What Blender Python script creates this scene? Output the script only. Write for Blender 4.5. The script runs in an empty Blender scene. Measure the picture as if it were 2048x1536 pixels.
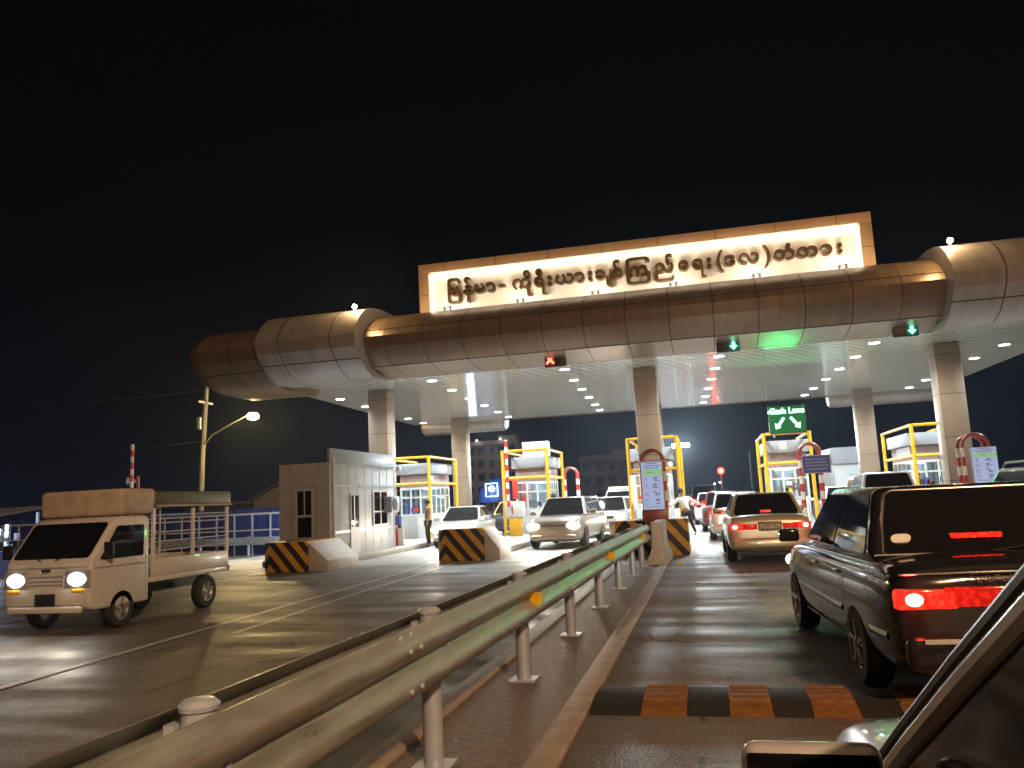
import bpy, bmesh, math, random
from mathutils import Vector, Matrix
random.seed(7)
S = bpy.context.scene
C = S.collection
PI = math.pi
R = math.radians

# ------------------------------------------------------------------ camera
cam = bpy.data.cameras.new('camera')
cam.lens = 28.28
cam.sensor_width = 36.0
cam.clip_start = 0.02
cam.clip_end = 2000
co = bpy.data.objects.new('camera', cam)
C.objects.link(co)
RM = Matrix(((0.9708909812646226, 0.08008405166881644, 0.22573711960447412),
             (0.23469965609840338, -0.12992302391161617, -0.9633462925059466),
             (-0.04782022507589753, 0.9882846515685488, -0.14493679156005404)))
co.matrix_world = Matrix.Translation((0, 0, 1.5)) @ RM.to_4x4()
S.camera = co

# ------------------------------------------------------------------ world: night sky with a little town glow low down
W = bpy.data.worlds.new('World')
S.world = W
W.use_nodes = True
wn = W.node_tree.nodes
wl = W.node_tree.links
bg = wn['Background']
tc = wn.new('ShaderNodeTexCoord')
sx = wn.new('ShaderNodeSeparateXYZ')
wl.new(tc.outputs['Generated'], sx.inputs[0])
cr = wn.new('ShaderNodeValToRGB')
cr.color_ramp.elements[0].position = 0.0
cr.color_ramp.elements[0].color = (0.0018, 0.0026, 0.0052, 1)
cr.color_ramp.elements[1].position = 0.32
cr.color_ramp.elements[1].color = (0.0009, 0.0010, 0.0014, 1)
e = cr.color_ramp.elements.new(0.10)
e.color = (0.0014, 0.0018, 0.0031, 1)
wl.new(sx.outputs['Z'], cr.inputs[0])
wl.new(cr.outputs[0], bg.inputs[0])
bg.inputs[1].default_value = 1.0

# a very low warm sun stands for the spread light of the town behind the camera
sun = bpy.data.lights.new('sun', 'SUN')
sun.energy = 0.20
sun.angle = R(100)
sun.color = (1.0, 0.60, 0.34)
so = bpy.data.objects.new('sun', sun)
C.objects.link(so)
so.rotation_euler = (R(38), 0, R(40))

S.view_settings.view_transform = 'Standard'
S.view_settings.look = 'None'
S.view_settings.exposure = 1.0
S.view_settings.gamma = 1.0
S.cycles.use_denoising = True
S.cycles.sample_clamp_indirect = 4.0
S.cycles.max_bounces = 6
S.cycles.caustics_reflective = False
S.cycles.caustics_refractive = False

# ------------------------------------------------------------------ materials
MT = {}
def mat(name, col, rough=0.5, metal=0.0, var=0.12, scale=4.0, bump=0.0, coat=0.0, stretch=None, rvar=0.0):
    if name in MT: return MT[name]
    m = bpy.data.materials.new(name); m.use_nodes = True
    n = m.node_tree.nodes; l = m.node_tree.links
    b = n['Principled BSDF']
    b.inputs['Roughness'].default_value = rough
    b.inputs['Metallic'].default_value = metal
    if coat: b.inputs['Coat Weight'].default_value = coat; b.inputs['Coat Roughness'].default_value = 0.05
    t = n.new('ShaderNodeTexCoord'); mp = n.new('ShaderNodeMapping')
    l.new(t.outputs['Object'], mp.inputs[0])
    if stretch: mp.inputs['Scale'].default_value = stretch
    no = n.new('ShaderNodeTexNoise'); no.inputs['Scale'].default_value = scale; no.inputs['Detail'].default_value = 6
    no.inputs['Roughness'].default_value = 0.62
    l.new(mp.outputs[0], no.inputs['Vector'])
    r = n.new('ShaderNodeValToRGB')
    r.color_ramp.elements[0].position = 0.3; r.color_ramp.elements[1].position = 0.7
    r.color_ramp.elements[0].color = (*[c*(1-var) for c in col], 1)
    r.color_ramp.elements[1].color = (*[min(1, c*(1+var)) for c in col], 1)
    l.new(no.outputs['Fac'], r.inputs[0]); l.new(r.outputs[0], b.inputs['Base Color'])
    if rvar:
        mr = n.new('ShaderNodeMapRange'); mr.inputs[3].default_value = rough-rvar; mr.inputs[4].default_value = rough+rvar
        mr.inputs[1].default_value = 0.3; mr.inputs[2].default_value = 0.7
        l.new(no.outputs['Fac'], mr.inputs[0]); l.new(mr.outputs[0], b.inputs['Roughness'])
    if bump:
        bp = n.new('ShaderNodeBump'); bp.inputs['Strength'].default_value = bump; bp.inputs['Distance'].default_value = 0.02
        l.new(no.outputs['Fac'], bp.inputs['Height']); l.new(bp.outputs[0], b.inputs['Normal'])
    MT[name] = m
    return m

def emit(name, col, strength, base=(0.8, 0.8, 0.8)):
    if name in MT: return MT[name]
    m = bpy.data.materials.new(name); m.use_nodes = True
    b = m.node_tree.nodes['Principled BSDF']
    b.inputs['Base Color'].default_value = (*base, 1)
    b.inputs['Roughness'].default_value = 0.6; b.inputs['Specular IOR Level'].default_value = 0.15
    b.inputs['Emission Color'].default_value = (*col, 1)
    b.inputs['Emission Strength'].default_value = strength
    MT[name] = m
    return m

def glassy(name, tint=(0.8, 0.9, 0.95), through=0.7):
    """window pane: partly see-through, partly mirror"""
    if name in MT: return MT[name]
    m = bpy.data.materials.new(name); m.use_nodes = True
    n = m.node_tree.nodes; l = m.node_tree.links
    n.remove(n['Principled BSDF'])
    tr = n.new('ShaderNodeBsdfTransparent'); tr.inputs[0].default_value = (*tint, 1)
    gl = n.new('ShaderNodeBsdfGlossy'); gl.inputs['Roughness'].default_value = 0.05
    mx = n.new('ShaderNodeMixShader'); mx.inputs[0].default_value = 1-through
    l.new(tr.outputs[0], mx.inputs[1]); l.new(gl.outputs[0], mx.inputs[2])
    l.new(mx.outputs[0], n['Material Output'].inputs[0])
    MT[name] = m
    return m

def asphalt():
    m = bpy.data.materials.new('asphalt'); m.use_nodes = True
    n = m.node_tree.nodes; l = m.node_tree.links; b = n['Principled BSDF']
    t = n.new('ShaderNodeTexCoord')
    def noise(scale, st, det=6):
        mp = n.new('ShaderNodeMapping'); mp.inputs['Scale'].default_value = st; l.new(t.outputs['Object'], mp.inputs[0])
        no = n.new('ShaderNodeTexNoise'); no.inputs['Scale'].default_value = scale; no.inputs['Detail'].default_value = det
        l.new(mp.outputs[0], no.inputs['Vector']); return no
    big = noise(0.45, (1, 0.55, 1)); fine = noise(60, (1, 1, 1), 3); streak = noise(1.3, (2.6, 0.12, 1))
    patch = noise(1.1, (0.35, 1.6, 1), 4)
    r = n.new('ShaderNodeValToRGB'); r.color_ramp.elements[0].position = 0.30; r.color_ramp.elements[1].position = 0.72
    r.color_ramp.elements[0].color = (0.125, 0.098, 0.078, 1); r.color_ramp.elements[1].color = (0.225, 0.185, 0.150, 1)
    mx = n.new('ShaderNodeMix'); mx.data_type = 'FLOAT'; mx.inputs[0].default_value = 0.45
    l.new(big.outputs['Fac'], mx.inputs[2]); l.new(streak.outputs['Fac'], mx.inputs[3])
    mx2 = n.new('ShaderNodeMix'); mx2.data_type = 'FLOAT'; mx2.inputs[0].default_value = 0.35
    l.new(mx.outputs[0], mx2.inputs[2]); l.new(patch.outputs['Fac'], mx2.inputs[3])
    l.new(mx2.outputs[0], r.inputs[0])
    def math_(op, a, bv=None):
        q = n.new('ShaderNodeMath'); q.operation = op; l.new(a, q.inputs[0])
        if bv is not None: q.inputs[1].default_value = bv
        return q.outputs[0]
    def rng(src, a, b_, c, d):
        q = n.new('ShaderNodeMapRange'); q.inputs[1].default_value = a; q.inputs[2].default_value = b_; q.inputs[3].default_value = c; q.inputs[4].default_value = d
        l.new(src, q.inputs[0]); return q.outputs[0]
    col = r.outputs[0]
    def mul(src, fac):
        q = n.new('ShaderNodeMix'); q.data_type = 'RGBA'; q.blend_type = 'MULTIPLY'; q.inputs[0].default_value = 1
        l.new(src, q.inputs[6]); l.new(fac, q.inputs[7]); return q.outputs[2]
    col = mul(col, rng(fine.outputs['Fac'], 0.3, 0.7, 0.55, 1.45))
    agg = n.new('ShaderNodeTexVoronoi'); agg.inputs['Scale'].default_value = 55; l.new(t.outputs['Object'], agg.inputs['Vector'])
    col = mul(col, rng(agg.outputs['Distance'], 0.0, 0.6, 1.25, 0.7))
    # cracks: thin edges of large warped cells, broken up by noise
    wv = n.new('ShaderNodeMix'); wv.data_type = 'RGBA'; wv.inputs[0].default_value = 0.16; l.new(t.outputs['Object'], wv.inputs[6])
    w2 = noise(1.6, (1, 1, 1), 4); l.new(w2.outputs['Color'], wv.inputs[7])
    cv = n.new('ShaderNodeTexVoronoi'); cv.feature = 'DISTANCE_TO_EDGE'; cv.inputs['Scale'].default_value = 0.55; l.new(wv.outputs[2], cv.inputs['Vector'])
    brk = noise(0.8, (1, 1, 1), 2)
    ck = n.new('ShaderNodeMath'); ck.operation = 'MAXIMUM'; l.new(rng(cv.outputs['Distance'], 0.004, 0.012, 0.35, 1.0), ck.inputs[0]); l.new(rng(brk.outputs['Fac'], 0.50, 0.56, 1.0, 0.0), ck.inputs[1])
    col = mul(col, ck.outputs[0])
    # dark oil drips and pale scuffs
    oil = noise(2.2, (1.6, 0.5, 1), 3); col = mul(col, rng(oil.outputs['Fac'], 0.60, 0.70, 1.0, 0.55))
    sp_ = n.new('ShaderNodeSeparateXYZ'); l.new(t.outputs['Object'], sp_.inputs[0])
    tr = math_('SINE', math_('MULTIPLY', math_('ADD', sp_.outputs['X'], -0.175), 2*PI/1.5))
    tw = noise(0.9, (0.6, 0.15, 1), 4)
    trk = n.new('ShaderNodeMath'); trk.operation = 'MULTIPLY'; l.new(rng(tr, 0.2, 0.9, 0.0, 1.0), trk.inputs[0]); l.new(rng(tw.outputs['Fac'], 0.35, 0.65, 0.0, 1.0), trk.inputs[1])
    col = mul(col, rng(trk.outputs[0], 0.0, 1.0, 1.0, 0.62))
    l.new(col, b.inputs['Base Color'])
    rr = n.new('ShaderNodeMapRange'); rr.inputs[1].default_value = 0.35; rr.inputs[2].default_value = 0.65
    rr.inputs[3].default_value = 0.42; rr.inputs[4].default_value = 0.74
    l.new(patch.outputs['Fac'], rr.inputs[0]); l.new(rr.outputs[0], b.inputs['Roughness'])
    bp = n.new('ShaderNodeBump'); bp.inputs['Strength'].default_value = 0.8; bp.inputs['Distance'].default_value = 0.008
    ad = n.new('ShaderNodeMath'); ad.operation = 'MULTIPLY_ADD'; ad.inputs[1].default_value = 3.0
    l.new(patch.outputs['Fac'], ad.inputs[0]); l.new(fine.outputs['Fac'], ad.inputs[2])
    l.new(ad.outputs[0], bp.inputs['Height']); l.new(bp.outputs[0], b.inputs['Normal'])
    return m

def panel_metal(name, col, rough, metal, seam=None):
    """metal cladding; seam = (axis, period)"""
    return mat(name, col, rough, metal, var=0.08, scale=1.2, rvar=0.05)

def ceiling_mat():
    m = bpy.data.materials.new('ceiling_strips'); m.use_nodes = True
    n = m.node_tree.nodes; l = m.node_tree.links; b = n['Principled BSDF']
    b.inputs['Roughness'].default_value = 0.16; b.inputs['Metallic'].default_value = 0.0
    b.inputs['Coat Weight'].default_value = 1.0; b.inputs['Coat Roughness'].default_value = 0.05
    t = n.new('ShaderNodeTexCoord'); sp = n.new('ShaderNodeSeparateXYZ'); l.new(t.outputs['Object'], sp.inputs[0])
    mm = n.new('ShaderNodeMath'); mm.operation = 'MULTIPLY'; mm.inputs[1].default_value = 2*PI/0.30
    l.new(sp.outputs['Y'], mm.inputs[0])
    si = n.new('ShaderNodeMath'); si.operation = 'SINE'; l.new(mm.outputs[0], si.inputs[0])
    no = n.new('ShaderNodeTexNoise'); no.inputs['Scale'].default_value = 0.9; l.new(t.outputs['Object'], no.inputs['Vector'])
    r = n.new('ShaderNodeValToRGB')
    r.color_ramp.elements[0].color = (0.78, 0.80, 0.79, 1); r.color_ramp.elements[1].color = (0.88, 0.90, 0.89, 1)
    l.new(no.outputs['Fac'], r.inputs[0])
    # thin dark joints between strips
    gt = n.new('ShaderNodeMath'); gt.operation = 'GREATER_THAN'; gt.inputs[1].default_value = -0.97; l.new(si.outputs[0], gt.inputs[0])
    mx = n.new('ShaderNodeMix'); mx.data_type = 'RGBA'; mx.inputs[6].default_value = (0.45, 0.45, 0.43, 1)
    l.new(gt.outputs[0], mx.inputs[0]); l.new(r.outputs[0], mx.inputs[7]); l.new(mx.outputs[2], b.inputs['Base Color'])
    bp = n.new('ShaderNodeBump'); bp.inputs['Strength'].default_value = 0.8; bp.inputs['Distance'].default_value = 0.006
    l.new(si.outputs[0], bp.inputs['Height']); l.new(bp.outputs[0], b.inputs['Normal']); l.new(bp.outputs[0], b.inputs['Coat Normal'])
    return m

def stripe_mat(name, x0, c1, c2, period=0.40, worn=0.25):
    """diagonal hazard stripes meeting in chevrons at local x = x0"""
    m = bpy.data.materials.new(name); m.use_nodes = True
    n = m.node_tree.nodes; l = m.node_tree.links; b = n['Principled BSDF']
    b.inputs['Roughness'].default_value = 0.55
    t = n.new('ShaderNodeTexCoord'); sp = n.new('ShaderNodeSeparateXYZ'); l.new(t.outputs['Object'], sp.inputs[0])
    def math_(op, a=None, bv=None):
        q = n.new('ShaderNodeMath'); q.operation = op
        if a is not None: l.new(a, q.inputs[0])
        if bv is not None:
            if isinstance(bv, (int, float)): q.inputs[1].default_value = bv
            else: l.new(bv, q.inputs[1])
        return q.outputs[0]
    ax = math_('ABSOLUTE', math_('SUBTRACT', sp.outputs['X'], x0))
    az = math_('MULTIPLY', sp.outputs['Z'], 0.85)
    s = math_('ADD', ax, az)
    fr = math_('FRACT', math_('DIVIDE', s, period))
    g = math_('GREATER_THAN', fr, 0.5)
    no = n.new('ShaderNodeTexNoise'); no.inputs['Scale'].default_value = 9; no.inputs['Detail'].default_value = 8; l.new(t.outputs['Object'], no.inputs['Vector'])
    mx = n.new('ShaderNodeMix'); mx.data_type = 'RGBA'; mx.inputs[6].default_value = (*c1, 1); mx.inputs[7].default_value = (*c2, 1)
    l.new(g, mx.inputs[0])
    r = n.new('ShaderNodeValToRGB'); r.color_ramp.elements[0].position = 0.35; r.color_ramp.elements[1].position = 0.7
    r.color_ramp.elements[0].color = (1-worn, 1-worn, 1-worn, 1); r.color_ramp.elements[1].color = (1.1, 1.1, 1.1, 1)
    l.new(no.outputs['Fac'], r.inputs[0])
    mu = n.new('ShaderNodeMix'); mu.data_type = 'RGBA'; mu.blend_type = 'MULTIPLY'; mu.inputs[0].default_value = 1
    l.new(mx.outputs[2], mu.inputs[6]); l.new(r.outputs[0], mu.inputs[7]); l.new(mu.outputs[2], b.inputs['Base Color'])
    return m

def band_mat(name, axis, period, c1, c2, off=0.0, slant=0.0):
    m = bpy.data.materials.new(name); m.use_nodes = True
    n = m.node_tree.nodes; l = m.node_tree.links; b = n['Principled BSDF']
    b.inputs['Roughness'].default_value = 0.4
    t = n.new('ShaderNodeTexCoord'); sp = n.new('ShaderNodeSeparateXYZ'); l.new(t.outputs['Object'], sp.inputs[0])
    a = n.new('ShaderNodeMath'); a.operation = 'ADD'; a.inputs[1].default_value = off; l.new(sp.outputs[axis], a.inputs[0])
    k = n.new('ShaderNodeMath'); k.operation = 'MULTIPLY_ADD'; k.inputs[1].default_value = slant
    l.new(sp.outputs['X'], k.inputs[0]); l.new(a.outputs[0], k.inputs[2])
    d = n.new('ShaderNodeMath'); d.operation = 'DIVIDE'; d.inputs[1].default_value = period; l.new(k.outputs[0], d.inputs[0])
    f = n.new('ShaderNodeMath'); f.operation = 'FRACT'; l.new(d.outputs[0], f.inputs[0])
    g = n.new('ShaderNodeMath'); g.operation = 'GREATER_THAN'; g.inputs[1].default_value = 0.5; l.new(f.outputs[0], g.inputs[0])
    mx = n.new('ShaderNodeMix'); mx.data_type = 'RGBA'; mx.inputs[6].default_value = (*c1, 1); mx.inputs[7].default_value = (*c2, 1)
    l.new(g.outputs[0], mx.inputs[0]); l.new(mx.outputs[2], b.inputs['Base Color'])
    return m

M = dict(
    asphalt=asphalt(),
    paver=mat('paver', (0.155, 0.115, 0.09), 0.6, var=0.5, scale=14, bump=0.9, rvar=0.12),
    kerb=mat('kerb_concrete', (0.33, 0.26, 0.20), 0.6, var=0.25, scale=5, bump=0.2),
    island=mat('island_concrete', (0.30, 0.28, 0.25), 0.6, var=0.2, scale=2, bump=0.2),
    line=mat('road_paint', (0.42, 0.39, 0.35), 0.55, var=0.5, scale=14),
    conc=mat('white_concrete', (0.46, 0.42, 0.38), 0.6, var=0.15, scale=5, bump=0.15),
    galv=mat('galvanised_steel', (0.36, 0.375, 0.35), 0.38, 0.55, var=0.35, scale=7, rvar=0.12, bump=0.12, stretch=(1, 0.25, 2)),
    galvpost=mat('galvanised_post', (0.50, 0.55, 0.66), 0.36, 0.35, var=0.06, scale=5, rvar=0.04),
    reflect=mat('yellow_reflector', (0.80, 0.48, 0.02), 0.35, var=0.05),
    bronze=mat('bronze_panel', (0.17, 0.115, 0.08), 0.38, 0.30, var=0.22, scale=1.6, rvar=0.08, bump=0.25, stretch=(2.2, 0.5, 0.5)),
    silver=mat('silver_panel', (0.31, 0.275, 0.26), 0.43, 0.25, var=0.18, scale=1.6, rvar=0.08, bump=0.25, stretch=(2.2, 0.5, 0.5)),
    seam=mat('seam_black', (0.03, 0.024, 0.02), 0.7),
    frame_br=mat('brown_cladding', (0.42, 0.26, 0.14), 0.45, 0.2, var=0.08, scale=2),
    white=mat('white_panel', (0.58, 0.58, 0.57), 0.45, var=0.05),
    signwhite=mat('sign_white', (0.85, 0.82, 0.76), 0.5, var=0.03),
    gold=mat('gold_letter', (0.12, 0.062, 0.016), 0.28, 0.5, var=0.05),
    column=mat('column_cladding', (0.21, 0.15, 0.105), 0.42, 0.1, var=0.07, scale=2),
    yellow=mat('yellow_paint', (0.62, 0.34, 0.015), 0.4, var=0.1, scale=6),
    red=mat('red_paint', (0.45, 0.035, 0.02), 0.35, var=0.1),
    rust=mat('rust_red_paint', (0.30, 0.07, 0.05), 0.35, var=0.2, scale=8),
    wall=mat('cabin_wall', (0.39, 0.41, 0.42), 0.5, var=0.10, scale=2),
    tan=mat('tan_wall', (0.34, 0.335, 0.34), 0.55, var=0.12),
    fascia=mat('booth_fascia', (0.27, 0.29, 0.33), 0.4, 0.1, var=0.06),
    band=mat('booth_band', (0.22, 0.165, 0.155), 0.5, var=0.06),
    grey=mat('grey_trim', (0.30, 0.30, 0.31), 0.5),
    black=mat('black_trim', (0.012, 0.012, 0.013), 0.45),
    rubber=mat('tyre_rubber', (0.018, 0.017, 0.017), 0.75, bump=0.1, scale=30),
    rim=mat('wheel_rim', (0.42, 0.40, 0.38), 0.32, 0.85),
    carglass=mat('car_glass', (0.006, 0.006, 0.008), 0.04, var=0.0),
    mould=mat('moulding_metal', (0.30, 0.28, 0.27), 0.25, 0.8),
    chrome=mat('chrome', (0.80, 0.78, 0.76), 0.10, 1.0, var=0.02),
    skin=mat('skin', (0.30, 0.17, 0.11), 0.5),
    hair=mat('hair', (0.010, 0.008, 0.007), 0.5),
    shirt=mat('white_shirt', (0.72, 0.70, 0.68), 0.8, var=0.1, scale=12),
    trouser=mat('dark_trousers', (0.015, 0.013, 0.016), 0.8),
    shoe=mat('black_shoe', (0.01, 0.01, 0.01), 0.5),
    brownshirt=mat('brown_shirt', (0.16, 0.07, 0.05), 0.8),
    blue=mat('blue_sheet', (0.03, 0.045, 0.20), 0.5, var=0.15, scale=2),
    bluesign=mat('blue_sign_face', (0.05, 0.08, 0.32), 0.6, var=0.05),
    dirtywall=mat('weathered_render', (0.32, 0.27, 0.25), 0.8, var=0.25, scale=0.5),
    darkwall=mat('dark_render', (0.16, 0.16, 0.18), 0.8, var=0.3, scale=0.4),
    winhole=mat('unlit_window', (0.01, 0.011, 0.014), 0.2),
    pole=mat('pole_concrete', (0.11, 0.10, 0.085), 0.7, var=0.15),
    cable=mat('cable', (0.03, 0.03, 0.03), 0.6),
    pane=glassy('window_pane', (0.80, 0.90, 0.95), 0.72),
    darkpane=glassy('dark_pane', (0.20, 0.26, 0.30), 0.75),
    headlamp=emit('headlamp_on', (1.0, 0.82, 0.62), 45),
    headlamp_w=emit('headlamp_white', (1.0, 0.93, 0.82), 30),
    tail=emit('tail_lamp_on', (1.0, 0.03, 0.015), 0.8, (0.4, 0.01, 0.01)),
    tailhot=emit('tail_bulb', (1.0, 0.38, 0.28), 4, (0.8, 0.1, 0.1)),
    taildim=emit('tail_lamp_dim', (1.0, 0.03, 0.012), 0.22, (0.4, 0.012, 0.01)),
    led=emit('downlight_lens', (0.95, 1.0, 1.0), 24),
    cove=emit('cove_strip', (1.0, 0.84, 0.60), 6),
    flood=emit('flood_lens', (1.0, 0.78, 0.48), 16),
    tiplamp=emit('tip_lamp_lens', (1.0, 0.82, 0.55), 60),
    sodium=emit('street_lamp_lens', (1.0, 0.74, 0.30), 420),
    mast=emit('mast_lamp', (0.85, 0.95, 1.0), 300),
    ledgreen=emit('led_green', (0.10, 1.0, 0.30), 1.6),
    ledgreenhot=emit('led_green_hot', (0.22, 1.0, 0.40), 3.4),
    ledcyan=emit('led_cyan', (0.25, 0.85, 0.95), 1.0),
    ledback=emit('led_backing', (0.0, 0.5, 0.07), 0.085, (0.005, 0.03, 0.01)),
    signalgreen=emit('signal_green', (0.15, 1.0, 0.62), 1.8),
    signalred=emit('signal_red', (1.0, 0.16, 0.09), 1.6),
    signalredface=emit('signal_red_face', (1.0, 0.02, 0.01), 0.10, (0.1, 0.01, 0.01)),
    signalgreenface=emit('signal_green_face', (0.0, 0.5, 0.28), 0.10, (0.01, 0.08, 0.05)),
    board=emit('rate_board_face', (0.56, 0.66, 1.0), 0.30, (0.12, 0.14, 0.20)),
    boardgreen=emit('rate_board_green', (0.42, 0.85, 0.40), 0.26, (0.10, 0.16, 0.10)),
    boardtext=mat('board_text', (0.02, 0.025, 0.05), 0.6),
    tube=emit('booth_tube_lamp', (0.80, 0.93, 1.0), 5),
    bluelit=emit('lit_emblem', (0.55, 0.72, 1.0), 2.2),
    farlamp=emit('far_lamp', (0.92, 0.96, 1.0), 18),
    farred=emit('far_red_lamp', (1.0, 0.03, 0.02), 9),
    stall=emit('stall_lamp', (0.75, 0.88, 1.0), 25),
    orange=emit('orange_lamp', (1.0, 0.20, 0.05), 1.2),
)
M['carglass'].node_tree.nodes['Principled BSDF'].inputs['Specular IOR Level'].default_value = 0.18
M['ceiling'] = ceiling_mat()
for nm in ('tail', 'taildim'):
    m = M[nm]; n = m.node_tree.nodes; l = m.node_tree.links; b = n['Principled BSDF']
    t = n.new('ShaderNodeTexCoord'); v = n.new('ShaderNodeTexVoronoi'); v.inputs['Scale'].default_value = 26
    l.new(t.outputs['Object'], v.inputs['Vector'])
    r = n.new('ShaderNodeMapRange'); r.inputs[1].default_value = 0.0; r.inputs[2].default_value = 0.6
    e0 = b.inputs['Emission Strength'].default_value; r.inputs[3].default_value = e0*2.0; r.inputs[4].default_value = e0*0.45
    l.new(v.outputs['Distance'], r.inputs[0]); l.new(r.outputs[0], b.inputs['Emission Strength'])
    b.inputs['Roughness'].default_value = 0.12

# ------------------------------------------------------------------ mesh helpers
class MB:
    def __init__(s): s.v = []; s.f = []; s.m = []; s.cur = 0
    def mi(s, i): s.cur = i; return s
    def add(s, vs, fs):
        o = len(s.v); s.v += [tuple(p) for p in vs]
        for f in fs: s.f.append([o+i for i in f]); s.m.append(s.cur)
        return s
    def box(s, x0, x1, y0, y1, z0, z1):
        return s.add([(x0,y0,z0),(x1,y0,z0),(x1,y1,z0),(x0,y1,z0),(x0,y0,z1),(x1,y0,z1),(x1,y1,z1),(x0,y1,z1)],
              [(3,2,1,0),(4,5,6,7),(0,1,5,4),(1,2,6,5),(2,3,7,6),(3,0,4,7)])
    def cbox(s, c, d): 
        return s.box(c[0]-d[0]/2, c[0]+d[0]/2, c[1]-d[1]/2, c[1]+d[1]/2, c[2]-d[2]/2, c[2]+d[2]/2)
    def bar(s, p, q, w, h=None):
        """square bar between two points"""
        h = h or w; p = Vector(p); q = Vector(q); d = (q-p).normalized()
        up = Vector((0,0,1)) if abs(d.z) < 0.95 else Vector((0,1,0))
        a = d.cross(up).normalized()*w/2; b = a.cross(d).normalized()*h/2
        vs = [p+a+b, p-a+b, p-a-b, p+a-b, q+a+b, q-a+b, q-a-b, q+a-b]
        return s.add(vs, [(0,1,2,3),(7,6,5,4),(4,5,1,0),(5,6,2,1),(6,7,3,2),(7,4,0,3)])
    def tube(s, pts, r, n=10, cap=True):
        pts = [Vector(p) for p in pts]; rings = []
        rs = r if isinstance(r, (list, tuple)) else [r]*len(pts)
        ref = None
        for i, p in enumerate(pts):
            d = (pts[min(i+1, len(pts)-1)]-pts[max(i-1, 0)]).normalized()
            if ref is None: ref = Vector((0,0,1)) if abs(d.z) < 0.9 else Vector((1,0,0))
            a = (ref - d*ref.dot(d)).normalized(); b = d.cross(a); ref = a
            rings.append([p+(a*math.cos(2*PI*k/n)+b*math.sin(2*PI*k/n))*rs[i] for k in range(n)])
        return s.loft(rings, cap)
    def loft(s, rings, cap=True):
        n = len(rings[0]); vs = [p for r in rings for p in r]; fs = []
        for i in range(len(rings)-1):
            for k in range(n):
                fs.append((i*n+k, i*n+(k+1) % n, (i+1)*n+(k+1) % n, (i+1)*n+k))
        if cap: fs += [tuple(reversed(range(n))), tuple(range((len(rings)-1)*n, len(rings)*n))]
        return s.add(vs, fs)
    def prism(s, poly, axis, a, b):
        """poly (2D) extruded along axis 'x','y','z' from a to b"""
        def P(u, v, t): return (t,u,v) if axis == 'x' else (u,t,v) if axis == 'y' else (u,v,t)
        return s.loft([[P(u,v,a) for u,v in poly], [P(u,v,b) for u,v in poly]])
    def strip(s, poly, axis, a, b):
        """open profile swept as a sheet"""
        def P(u, v, t): return (t,u,v) if axis == 'x' else (u,t,v) if axis == 'y' else (u,v,t)
        n = len(poly)
        return s.add([P(u,v,a) for u,v in poly]+[P(u,v,b) for u,v in poly], [(i,i+1,n+i+1,n+i) for i in range(n-1)])
    def disc(s, c, r, n=20, axis='z', th=0.01):
        c = Vector(c); d = {'x':Vector((1,0,0)),'y':Vector((0,1,0)),'z':Vector((0,0,1))}[axis]
        return s.tube([c-d*th/2, c+d*th/2], r, n)
    def lathe(s, prof, c=(0,0,0), axis='x', n=28):
        """prof list of (radius, offset along axis), closed ring"""
        rings = []
        for k in range(n):
            a = 2*PI*k/n; ca, sa = math.cos(a), math.sin(a); ring = []
            for r, t in prof:
                ring.append((c[0]+t, c[1]+r*ca, c[2]+r*sa) if axis == 'x' else (c[0]+r*ca, c[1]+r*sa, c[2]+t))
            rings.append(ring)
        m = len(prof); vs = [p for r in rings for p in r]
        fs = [(k*m+i, ((k+1) % n)*m+i, ((k+1) % n)*m+(i+1) % m, k*m+(i+1) % m) for k in range(n) for i in range(m)]
        return s.add(vs, fs)
    def build(s, name, mats, parent=None, bevel=0, seg=2, angle=35, loc=None, rot=None):
        me = bpy.data.meshes.new(name); me.from_pydata(s.v, [], s.f)
        for m in (mats if isinstance(mats, (list, tuple)) else [mats]): me.materials.append(m)
        for p, k in zip(me.polygons, s.m): p.material_index = k
        bm = bmesh.new(); bm.from_mesh(me); bmesh.ops.recalc_face_normals(bm, faces=bm.faces)
        if bevel:
            es = [ed for ed in bm.edges if len(ed.link_faces) == 2 and ed.calc_face_angle(0) > R(30)]
            bmesh.ops.bevel(bm, geom=es, offset=bevel, segments=seg, affect='EDGES', clamp_overlap=True, profile=0.5)
        bm.to_mesh(me); bm.free()
        me.shade_smooth(); me.set_sharp_from_angle(angle=R(angle))
        o = bpy.data.objects.new(name, me); C.objects.link(o)
        if parent: o.parent = parent
        if loc: o.location = loc
        if rot: o.rotation_euler = rot
        return o

def thing(name, label, cat, loc=(0,0,0), rz=0, group=None):
    o = bpy.data.objects.new(name, None); C.objects.link(o); o.empty_display_size = 0.2
    o.location = loc; o.rotation_euler = (0,0,rz); tag(o, label, cat, group); return o
def tag(o, label, cat, group=None):
    o['label'] = label; o['category'] = cat
    if group: o['group'] = group
    return o
def struct(o): o['kind'] = 'structure'; return o
def kids(o): return [c for c in bpy.data.objects if c.parent == o]
def copy_tree(o, parent=None):
    c = o.copy(); C.objects.link(c)
    if parent: c.parent = parent
    for k in kids(o): copy_tree(k, c)
    return c
def lamp(name, kind, loc, power, col, parent=None, rot=None, size=0.1, spot=None, blend=0.6, sy=None):
    d = bpy.data.lights.new(name, kind); d.energy = power; d.color = col
    if kind == 'AREA':
        d.size = size
        if sy: d.shape = 'RECTANGLE'; d.size_y = sy
    else: d.shadow_soft_size = size
    if spot: d.spot_size = R(spot); d.spot_blend = blend
    o = bpy.data.objects.new(name, d); C.objects.link(o); o.location = loc
    if parent: o.parent = parent
    if rot: o.rotation_euler = rot
    return o
def bake(o):
    dg = bpy.context.evaluated_depsgraph_get(); dg.update()
    me = bpy.data.meshes.new_from_object(o.evaluated_get(dg)); o.modifiers.clear(); o.data = me; return o

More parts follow.
